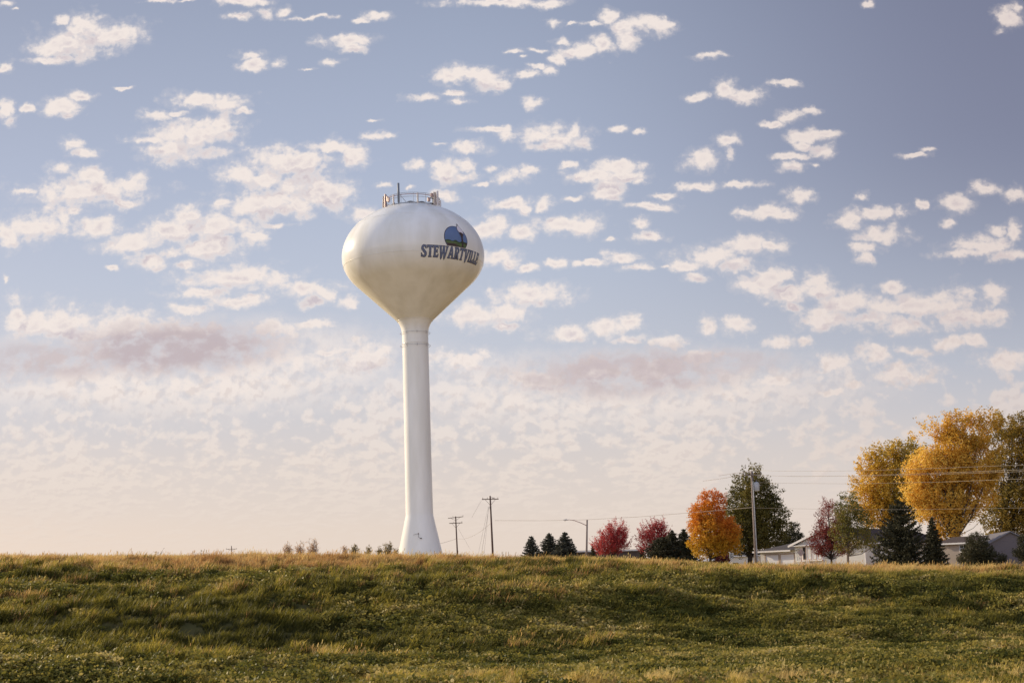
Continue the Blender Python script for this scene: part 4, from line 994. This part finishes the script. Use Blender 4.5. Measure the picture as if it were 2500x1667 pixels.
# 3 distant pole on the left, only its head shows over the crest
t3, f3, d3 = power_pole('distant power pole of which only the crossarm shows over the left crest', 565.5, 1345, 565.0, 1332, 420, .17)
p3_ = PM(420); z = d3.z - 7.5 * p3_; crossarm(t3, d3 * (z / d3.z), 13 * p3_, z, 0, 0, False, 4 * p3_, ins=(-.97, .0, .97))
# 4 big grey pole on the right, with a transformer
t4, f4, d4 = power_pole('nearest and tallest grey wooden power pole with a transformer, in front of the green tree', 1846.5, 1373, 1835.0, 1150, 150, .19, woodg)
p4 = PM(150); z = d4.z - 9.5 * p4
MB().box(-21 * p4, 22 * p4, -.25, -.13, -.06, .06).build('crossarm', woodg, t4, xf=Matrix.Translation(d4 * (z / d4.z)))
for q in (-20, -8, 9, 21):
    MB().lathe([(.02, .05), (.02, .18), (.07, .2), (.07, .27), (.03, .33)], 8, True, True).build('insulator', insul, t4, True, xf=Matrix.Translation(d4 * (z / d4.z) + Vector((q * p4, -.19, 0))))
zt_ = d4.z - 36 * p4; c = d4 * (zt_ / d4.z)
tr = MB().lathe([(.05, 1.0), (.12, .95), (.27, .9), (.29, .85), (.29, .05), (.26, 0)], 20, True, True).build('transformer', galv, t4, True, xf=Matrix.Translation(c + Vector((.42, -.12, -.55))))
MB().lathe([(.03, 0), (.05, .05), (.03, .12), (.05, .18), (.02, .28)], 8, True, True).build('bushing', insul, tr, True, xf=Matrix.Translation(c + Vector((.42, -.12, .42))))
MB().tube([c + Vector((.05, -.19, .5)), c + Vector((.06, -.2, -8.6))], .04, 6).build('conduit', galv, t4)

def sag(a, b, s, n=24): return [a.lerp(b, i / n) + Vector((0, 0, -4 * s * (i / n) * (1 - i / n))) for i in range(n + 1)]
def wire(label, pts, r=.022, mat=wirem, group='overhead wires', name='overhead_wire'):
    o = MB().tube(pts, r, 5, True).build(name, mat, None); tag(o, label, 'wire', group); return o
# from pole 1 to pole 4
wire('long overhead wire from the taller power pole past the street light to the grey pole', [at(1208, 1270, 250), at(1320, 1270.5, 235), at(1433, 1268, 220), at(1560, 1261, 200), at(1700, 1250, 178), at(1838, 1238, 150.2)], .022)
wire('sagging service wire between the two wooden poles right of the tower', [at(1197, 1278, 250), at(1172, 1298, 262), at(1150, 1310, 275), at(1133, 1315, 285), at(1114.5, 1315, 300)], .022)
wire('wire running down left from the shorter pole to behind the tower foot', [at(1113.5, 1314.5, 300), at(1104, 1318, 300), at(1080, 1325, 295), at(1060, 1329, 290)], .024)
wire('upper wire coming in from the left to the head of the grey pole', [at(1755, 1161, 190), at(1790, 1155.5, 172), at(1834, 1149.5, 150)], .020)
wire('second wire coming in from the left to the crossarm of the grey pole', [at(1716, 1174, 205), at(1760, 1168, 185), at(1818, 1158.5, 150)], .020)
wire('top wire leaving the grey pole to the right edge over the golden trees', [at(1836, 1147, 150), at(1900, 1149.5, 147), at(2050, 1149.5, 142), at(2250, 1144, 136), at(2510, 1134, 128)], .011, wirel)
wire('second wire from the grey pole crossing the golden trees', [at(1836, 1159, 150), at(1920, 1162, 147), at(2080, 1161, 142), at(2300, 1154, 136), at(2510, 1145.5, 128)], .011, wirel)
wire('third wire close under the second one over the golden trees', [at(1856, 1159.5, 150), at(1940, 1163, 148), at(2090, 1162, 143), at(2300, 1157, 137), at(2510, 1150, 129)], .010, wirel)
wire('fourth wire sloping up to the right edge over the golden trees', [at(1840, 1177, 150), at(1900, 1179, 148), at(2080, 1180.5, 143), at(2300, 1176, 137), at(2510, 1168, 129)], .011, wirel)
wire('lowest wire crossing the maroon tree towards the right edge', [at(1838, 1239, 150), at(1990, 1242, 148), at(2060, 1243.5, 147), at(2250, 1243, 144), at(2510, 1239, 138)], .010, wirel)
# guy wires of the taller pole
for i, (a, b, lab) in enumerate((((1194, 1236), (1176, 1348), 'darkest guy wire of the taller wooden pole, reaching the grass'), ((1192, 1236), (1168, 1350), 'thin guy wire left of the darkest one'),
                                 ((1193, 1238), (1182, 1350), 'thin guy wire right of the darkest one'), ((1175, 1222), (1152, 1262), 'short faint stay falling left from the crossarm'))):
    wire(lab, [at(a[0], a[1], 250), at(b[0], b[1], 246)], .016 if i else .024, wirem, 'guy wires', 'guy_wire')
wire('faint guy wire right of the shorter wooden pole', [at(1119, 1290, 300), at(1148, 1340, 297)], .016, wirem, 'guy wires', 'guy_wire')

# ------------------------------------------------------------------ street light
f, h = pole_at(1432.0, 1352, 1433.3, 1268, 270); L_ = empty('street_light', f); tag(L_, 'street light with a long arm reaching left, on the crest beside the red maple', 'street light')
d = h - f; p5 = PM(270)
MB().tube([(0, 0, 0), d * .5, d], [.20, .19, .15], 10).build('pole', woodg, L_, True)
jo = d * ((d.z - 14.5 * p5) / d.z)
arm = [jo, jo + Vector((-14 * p5, 0, 7 * p5)), jo + Vector((-30 * p5, 0, 13.2 * p5)), jo + Vector((-44 * p5, 0, 15.5 * p5)), jo + Vector((-49 * p5, 0, 15.0 * p5))]
MB().tube(arm, [.075, .07, .065, .06, .055], 7).build('arm', steel, L_, True)
MB().tube([jo + Vector((-1 * p5, 0, -4 * p5)), jo + Vector((0, 0, 0))], .12, 6).build('arm_bracket', steel, L_)
e = arm[-1]
hd = MB().add([Vector((x, y, z_)) for x, y, z_ in ((.35, -.08, .05), (.35, .08, .05), (-.15, -.2, .13), (-.15, .2, .13), (-.62, -.16, .06), (-.62, .16, .06), (.35, -.07, -.06), (.35, .07, -.06), (-.15, -.2, -.10), (-.15, .2, -.10), (-.62, -.14, -.04), (-.62, .14, -.04))],
     [(0, 1, 3, 2), (2, 3, 5, 4), (6, 8, 9, 7), (8, 10, 11, 9), (0, 6, 7, 1), (4, 5, 11, 10), (0, 2, 8, 6), (2, 4, 10, 8), (1, 7, 9, 3), (3, 9, 11, 5)]).build('lamp_head', galv, L_, bevel=.03, xf=Matrix.Translation(e))
MB().lathe([(.05, 0), (.06, .10), (.03, .13)], 8, True, True).build('photocell', galv, hd, xf=Matrix.Translation(e + Vector((-.1, 0, .12))))
MB().lathe([(.03, -.22), (.12, -.16), (.15, -.09)], 12, True, True).build('lens', whitep, hd, True, xf=Matrix.Translation(e + Vector((-.32, 0, 0))))

# ------------------------------------------------------------------ signs
signw = surf('sign_white', (.62, .60, .57), (.56, .54, .52), scale=4, rough=.5); signk = surf('sign_black', (.02, .02, .02), (.015, .015, .015), rough=.5)
signb = surf('bare_aluminium', (.34, .27, .24), (.28, .225, .20), scale=4, rough=.55)
def text_mesh(name, body, size, mat, parent, M_):
    cu = bpy.data.curves.new(name, 'FONT'); cu.body = body; cu.size = size; cu.align_x = 'CENTER'; cu.align_y = 'CENTER'; cu.extrude = .004; cu.offset = .008 * size / .2
    o = bpy.data.objects.new(name, cu); me = bpy.data.meshes.new_from_object(o); bpy.data.objects.remove(o)
    me.transform(M_); me.materials.clear(); me.materials.append(mat); q = bpy.data.objects.new(name, me); COL.objects.link(q); q.parent = parent; return q
YS = 165; b = spot(1786, YS); zt1_ = at(1786, 1349, YS).z - b.z; zb1_ = at(1786, 1364, YS).z - b.z
sg = empty('speed_limit_sign', b, 0); tag(sg, 'white speed limit 30 sign on a post between the orange maple and the green tree', 'road sign')
hw = 5.0 * PM(YS); hc = (zt1_ + zb1_) / 2; hh = (zt1_ - zb1_) / 2
MB().box(-hw, hw, -.03, 0, zb1_, zt1_).build('sign_plate', signw, sg, bevel=.02)
MB().box(-.03, .03, 0, .05, -.3, zt1_).build('post', galv, sg)
bd = MB()
for a_ in ((-hw + .02, hw - .02, zt1_ - .035, zt1_ - .02), (-hw + .02, hw - .02, zb1_ + .02, zb1_ + .035)): bd.box(a_[0], a_[1], -.034, -.031, a_[2], a_[3])
for x_ in (-hw + .02, hw - .035): bd.box(x_, x_ + .015, -.034, -.031, zb1_ + .02, zt1_ - .02)
bd.build('sign_border', signk, sg)
FR = Matrix.Rotation(PI / 2, 4, 'X')
text_mesh('lettering', 'SPEED', .125, signk, sg, Matrix.Translation((0, -.036, hc + hh * .66)) @ FR)
text_mesh('lettering', 'LIMIT', .125, signk, sg, Matrix.Translation((0, -.036, hc + hh * .34)) @ FR)
text_mesh('numeral', '30', .40, signk, sg, Matrix.Translation((0, -.036, hc - hh * .35)) @ FR)
YS = 150; b = spot(1956, YS); sg = empty('diamond_sign', b, 0); tag(sg, 'bare back of a diamond shaped road sign on a post before the white house', 'road sign')
hz_ = at(1956, 1348, YS).z - b.z; q = 9.0 * PM(YS)
MB().prism([(-q, hz_), (0, hz_ - q * 1.15), (q, hz_), (0, hz_ + q * 1.15)], 0, .012).build('sign_plate', signb, sg, bevel=.004)
MB().box(-.035, .035, -.06, -.004, -.3, hz_ + q).build('post', steel, sg)

# ------------------------------------------------------------------ houses
siding = None
def siding_mat(name, col, pitch=.11):
    m, nt, b = new_mat(name); b.inputs['Roughness'].default_value = .55
    tc = nt.nodes.new('ShaderNodeTexCoord'); sp = nt.nodes.new('ShaderNodeSeparateXYZ'); nt.links.new(tc.outputs['Object'], sp.inputs[0])
    d = nt.nodes.new('ShaderNodeMath'); d.operation = 'DIVIDE'; d.inputs[1].default_value = pitch * 2; nt.links.new(sp.outputs[2], d.inputs[0])
    fr_ = nt.nodes.new('ShaderNodeMath'); fr_.operation = 'FRACT'; nt.links.new(d.outputs[0], fr_.inputs[0])
    bp = nt.nodes.new('ShaderNodeBump'); bp.inputs['Distance'].default_value = .06; bp.inputs['Strength'].default_value = .9; nt.links.new(fr_.outputs[0], bp.inputs['Height']); nt.links.new(bp.outputs[0], b.inputs['Normal'])
    n = nt.nodes.new('ShaderNodeTexNoise'); n.inputs['Scale'].default_value = 1.2; nt.links.new(tc.outputs['Object'], n.inputs['Vector'])
    r = nt.nodes.new('ShaderNodeValToRGB'); r.color_ramp.elements[0].color = (*[c * .9 for c in col], 1); r.color_ramp.elements[1].color = (*col, 1)
    nt.links.new(n.outputs['Fac'], r.inputs[0]); nt.links.new(r.outputs[0], b.inputs['Base Color']); return m
white_sd = siding_mat('white_lap_siding', (.86, .82, .76)); beige_sd = siding_mat('beige_lap_siding', (.60, .50, .42)); grey_sd = siding_mat('grey_garage_siding', (.15, .13, .145))  # garage grey deepened so the tree shade sits in its colour
shing = surf('dark_shingles', (.075, .066, .072), (.050, .044, .050), scale=7, rough=.9, bump=.4, bscale=25)
shingb = surf('brown_shingles', (.070, .050, .048), (.048, .035, .034), scale=7, rough=.9, bump=.4, bscale=25)
trim = surf('white_trim', (.78, .74, .70), (.72, .68, .64), scale=2, rough=.5)
doorm = surf('garage_door_paint', (.74, .72, .72), (.70, .68, .68), scale=2, rough=.45)
tan = surf('tan_frame', (.45, .33, .25), (.38, .28, .21), scale=3, rough=.6)
glass, gnt, gb = new_mat('window_glass'); gb.inputs['Base Color'].default_value = (.03, .028, .03, 1); gb.inputs['Roughness'].default_value = .08; gb.inputs['Specular IOR Level'].default_value = .6

YH = 200.0
pc = at(2114, 1372, YH); base = Vector((pc.x, YH, gz(pc.x, YH) - .25))
yaw = math.atan2(-.72, .69)                                 # local +x runs along the sunlit front towards the near corner
house = empty('white_house', base, yaw); tag(house, 'long white ranch house with a front gable and a two door garage', 'house')
HMI = (Matrix.Translation(base) @ Matrix.Rotation(yaw, 4, 'Z')).inverted()
def onfront(px, py):
    """local x,z of the point of the front wall plane (local y = 0) seen at px,py"""
    d_ = HMI.to_3x3() @ ray(px, py); o_ = HMI @ Vector((0, 0, EYE)); t_ = -o_.y / d_.y; q_ = o_ + d_ * t_; return q_.x, q_.z
# the front wall is local y=0 facing -y; the side wall is local x=0 facing +x
xl, zl_ = onfront(1925, 1338); xg, _ = onfront(1852, 1360); xm, zp = onfront(2019, 1290); _, ze = onfront(2113, 1322)
xl2, ze2 = onfront(1940, 1336)
print('house', xl, zl_, xg, xm, zp, ze, ze2)
EH = ze; W_ = -xl2; xp = -W_ / 2; RH = max(1.8, min(3.2, zp - EH)); DP = 22.0
def mk(nm, m_, mat, par=house, **k): return m_.build(nm, mat, par, **k)
mk('wall', MB().prism([(-W_, 0), (0, 0), (0, EH), (-W_, EH)], 0, .2), white_sd)
mk('gable_wall', MB().prism([(-W_, EH + .003), (0, EH + .003), (xp, EH + RH)], .02, .2), white_sd)
mk('side_wall', MB().box(-.2, 0, .203, DP, 0, EH), white_sd)
mk('back_wall', MB().box(-W_, -.203, DP - .2, DP, 0, EH), white_sd)
OV = .75; sl_ = RH / (W_ / 2)
def roofslab(x0, z0, x1, z1, y0, y1, th=.14):
    return MB().prism([(x0, z0), (x1, z1), (x1, z1 + th), (x0, z0 + th)], y0, y1)
rf = mk('roof', roofslab(xp, EH + RH + .02, .6, EH - sl_ * .6 + .02, -OV, DP + .4), shingb)
mk('roof', roofslab(-W_ - .6, EH - sl_ * .6 + .02, xp - .002, EH + RH + .02, -OV, DP + .4), shing)
for s, nm in ((-1, 'bargeboard'), (1, 'bargeboard')):
    x1 = xp + s * (W_ / 2 + .62)
    mk(nm, MB().prism([(xp, EH + RH + .20), (x1, EH - sl_ * .62 + .20), (x1, EH - sl_ * .62 - .10), (xp, EH + RH - .10)] if s > 0 else [(x1, EH - sl_ * .62 + .20), (xp - .003, EH + RH + .20), (xp - .003, EH + RH - .10), (x1, EH - sl_ * .62 - .10)], -OV - .05, -OV - .003), trim)
mk('soffit', MB().box(-W_ - .55, .55, -OV, -.003, EH - .18, EH - .06), trim)
mk('fascia', MB().box(.60, .66, -OV, DP, EH - sl_ * .6 - .12, EH - sl_ * .6 + .12), trim)
mk('corner_board', MB().box(-.14, .012, -.012, .14, 0, EH - .2), trim)
# side window
def sidewin(y0, y1, z0, z1):
    f_ = mk('window', MB().box(.0, .05, y0 - .08, y1 + .08, z0 - .08, z1 + .08), trim)
    MB().box(.051, .056, y0, (y0 + y1) / 2 - .04, z0, z1).build('pane', glass, f_); MB().box(.051, .056, (y0 + y1) / 2 + .04, y1, z0, z1).build('pane', glass, f_)
_ = HMI.to_3x3() @ ray(2138, 1335); o_ = HMI @ Vector((0, 0, EYE)); t_ = -o_.x / _.x; wy = (o_ + _ * t_).y
sidewin(wy - .9, wy + 1.0, EH - 1.55, EH - .45); sidewin(wy + 9, wy + 10.4, EH - 1.45, EH - .5)
# bay of tall windows in the front with a white sill box
bx0, _z = onfront(1962, 1350); bx1, _z = onfront(2012, 1350)
zs = max(.7, onfront(1985, 1366)[1])
for k in range(4):
    a_ = bx0 + (bx1 - bx0) * k / 4 + .12; b_ = bx0 + (bx1 - bx0) * (k + 1) / 4 - .12
    f_ = mk('window', MB().box(a_, b_, -.45, -.40, zs, EH - .25), tan)
    MB().box(a_ + .1, b_ - .1, -.456, -.451, zs + .1, EH - .35).build('pane', glass if k < 1 else signw, f_)
mk('bay_wall', MB().box(bx0, bx1, -.398, -.003, .3, EH - .19), trim)
mk('bay_sill', MB().box(bx0 - .5, bx1 + .3, -.95, -.401, zs - .18, zs - .04), trim)
mk('bay_support', MB().box((bx0 + bx1) / 2 - .8, (bx0 + bx1) / 2 - .2, -.85, -.41, 0, zs - .182), trim)
mk('downspout', MB().tube([(-W_ + .1, -.1, EH - .3), (-W_ + .35, -.1, EH - .8), (-W_ + .6, -.1, 0)], .06, 6), galv)
# garage wing: front wall set back half a metre
GW = -W_ - xg; gy = .5; GD = 9.0; GEH = onfront(1942, 1342)[1]; GEH = min(GEH, EH - .05)
mk('garage_wall', MB().box(-W_ - GW, -W_ - .003, gy, gy + .2, 0, GEH), white_sd)
mk('garage_side_wall', MB().box(-W_ - GW, -W_ - GW + .2, gy + .203, gy + GD, 0, GEH), white_sd)
ox = -W_ - GW - .9; r1x = -W_ - GW * .25
gr = MB().add([(ox, gy - .7, GEH), (-W_ + 1.5, gy - .7, GEH), (-W_ + 1.5, gy + GD / 2, GEH + RH * .72), (r1x, gy + GD / 2, GEH + RH * .72), (ox, gy + GD + .5, GEH), (-W_ + 1.5, gy + GD + .5, GEH)],
     [(0, 1, 2, 3), (0, 3, 4), (3, 2, 5, 4), (0, 4, 5, 1), (1, 5, 2)])
mk('garage_roof', gr, shing)
mk('fascia', MB().box(ox - .02, -W_ - .62, gy - .76, gy - .703, GEH - .16, GEH + .06), trim)
for k, (a_, b_) in enumerate(((.14, .50), (.56, .92))):
    x0 = -W_ - GW + GW * a_; x1 = -W_ - GW + GW * b_
    fr_ = mk('garage_door', MB().box(x0, x1, gy - .02, gy - .003, 0, GEH - .55), doorm)
    m = MB().box(x0 - .14, x0, gy - .08, gy - .003, 0, GEH - .42).box(x1, x1 + .14, gy - .08, gy - .003, 0, GEH - .42).box(x0 + .001, x1 - .001, gy - .08, gy - .003, GEH - .548, GEH - .42)
    m.build('door_frame', tan, fr_)
    m = MB()
    for j in range(1, 4): m.box(x0, x1, gy - .028, gy - .021, (GEH - .55) * j / 4 - .012, (GEH - .55) * j / 4 + .012)
    m.build('panel_groove', trim, fr_)
# chimney vent on the roof
mk('roof_vent', MB().box(xp - 2.2, xp - 1.9, 4, 4.3, EH + RH * .5, EH + RH + .25), galv)

# far white house seen low between the trunks
def simple_house(name, label, px0, px1, Y, eave_py, ridge_py, wall, roof, depth=8, yaw_=0.0, gable_front=False, cat='house', win=(), below=.3):
    b = spot((px0 + px1) / 2, Y); t = empty(name, b - Vector((0, 0, below)), yaw_); tag(t, label, cat)
    w_ = (px1 - px0) * PM(Y) / 2; eh = at(px0, eave_py, Y).z - b.z + below; rh = at(px0, ridge_py, Y).z - b.z + below
    if gable_front:
        MB().prism([(-w_, 0), (w_, 0), (w_, eh), (0, rh), (-w_, eh)], 0, .2).build('wall', wall, t)
        MB().box(w_ - .2, w_, .203, depth, 0, eh).build('side_wall', wall, t); MB().box(-w_, -w_ + .2, .203, depth, 0, eh).build('side_wall', wall, t)
        s = (rh - eh) / w_
        for sg_ in (-1, 1):
            x1 = sg_ * (w_ + .4); MB().prism([(0, rh + .01), (x1, eh - s * .4 + .01), (x1, eh - s * .4 + .13), (0, rh + .15)] if sg_ > 0 else [(x1, eh - s * .4 + .01), (-.002, rh + .01), (-.002, rh + .15), (x1, eh - s * .4 + .13)], -.35, depth + .3).build('roof', roof, t)
    else:
        MB().box(-w_, w_, 0, .2, 0, eh).build('wall', wall, t); MB().box(w_ - .2, w_, .203, depth, 0, eh).build('side_wall', wall, t); MB().box(-w_, -w_ + .2, .203, depth, 0, eh).build('side_wall', wall, t)
        MB().add([(-w_ - .4, -.5, eh), (w_ + .4, -.5, eh), (w_ + .4, depth / 2, rh), (-w_ - .4, depth / 2, rh), (-w_ - .4, depth + .5, eh), (w_ + .4, depth + .5, eh)], [(0, 1, 2, 3), (3, 2, 5, 4), (0, 3, 4), (1, 5, 2), (0, 4, 5, 1)]).build('roof', roof, t)
        MB().box(-w_ - .42, w_ + .42, -.56, -.503, eh - .12, eh + .08).build('fascia', trim, t)
    for (x0, x1, z0, z1) in win:
        f_ = MB().box(x0 - .09, x1 + .09, -.06, -.003, z0 - .09, z1 + .09).build('window', trim, t)
        MB().box(x0, x1, -.066, -.061, z0, z1).build('pane', glass, f_)
    return t, w_, eh, rh
simple_house('white_bungalow', 'low far white bungalow glimpsed between the trunks of the orange maple and the green tree', 1752, 1852, 262, 1358, 1349, white_sd, shing, yaw_=R(-14), win=((-1, 0, 1.2, 2.1),))
simple_house('white_shed', 'low white shed roof peeking over the grass left of the orange maple', 1694, 1734, 246, 1369, 1361, white_sd, surf('pale_roof_sheet', (.70, .68, .68), (.62, .60, .60), rough=.4), depth=5, yaw_=R(-20), cat='shed')
# low dark brown building behind the red maples
t, w_, eh, rh = simple_house('brown_building', 'long low dark brown building behind the red maples', 1402, 1572, 290, 1346, 1342, surf('brown_cladding', (.085, .060, .052), (.065, .046, .040), scale=2, rough=.7), shingb, depth=10)
# beige house and grey garage at the right
t, w_, eh, rh = simple_house('beige_house', 'sunlit beige house with a small white window behind the largest golden trunk', 2290, 2392, 190, 1327, 1308, beige_sd, shingb, depth=9, yaw_=R(-46), win=())
hm = t.matrix_basis
MI = (Matrix.Translation(t.location) @ Matrix.Rotation(R(-46), 4, 'Z')).inverted(); d_ = MI.to_3x3() @ ray(2353, 1338); o_ = MI @ Vector((0, 0, EYE)); q_ = o_ + d_ * (-o_.y / d_.y)
f_ = MB().box(q_.x - .62, q_.x + .62, -.06, -.003, q_.z - .5, q_.z + .5).build('window', trim, t)
for a_ in (-.27, .27):
    for c_ in (-.22, .22): MB().box(q_.x + a_ - .22, q_.x + a_ + .22, -.066, -.061, q_.z + c_ - .17, q_.z + c_ + .17).build('pane', glass, f_)
simple_house('grey_garage', 'grey gabled garage dappled with tree shadows at the right edge', 2405, 2535, 178, 1334, 1300, grey_sd, surf('grey_roof_metal', (.17, .16, .18), (.14, .135, .15), rough=.5), depth=9, yaw_=R(-4), gable_front=True, cat='garage')  # wall and roof greys both carry some of the tree shade
# dark low fence beside the golden trunk
b = spot(2334, 186); fn = empty('picket_fence', b); tag(fn, 'low dark fence between the golden trunk and the yew', 'fence')
m = MB()
for k in range(14): m.box(-1.3 + k * .2, -1.18 + k * .2, 0, .03, -.3, 1.15)
m.build('pickets', darkp, fn); MB().box(-1.35, 1.5, .031, .08, .75, .85).box(-1.35, 1.5, .031, .08, .25, .35).build('rail', darkp, fn)
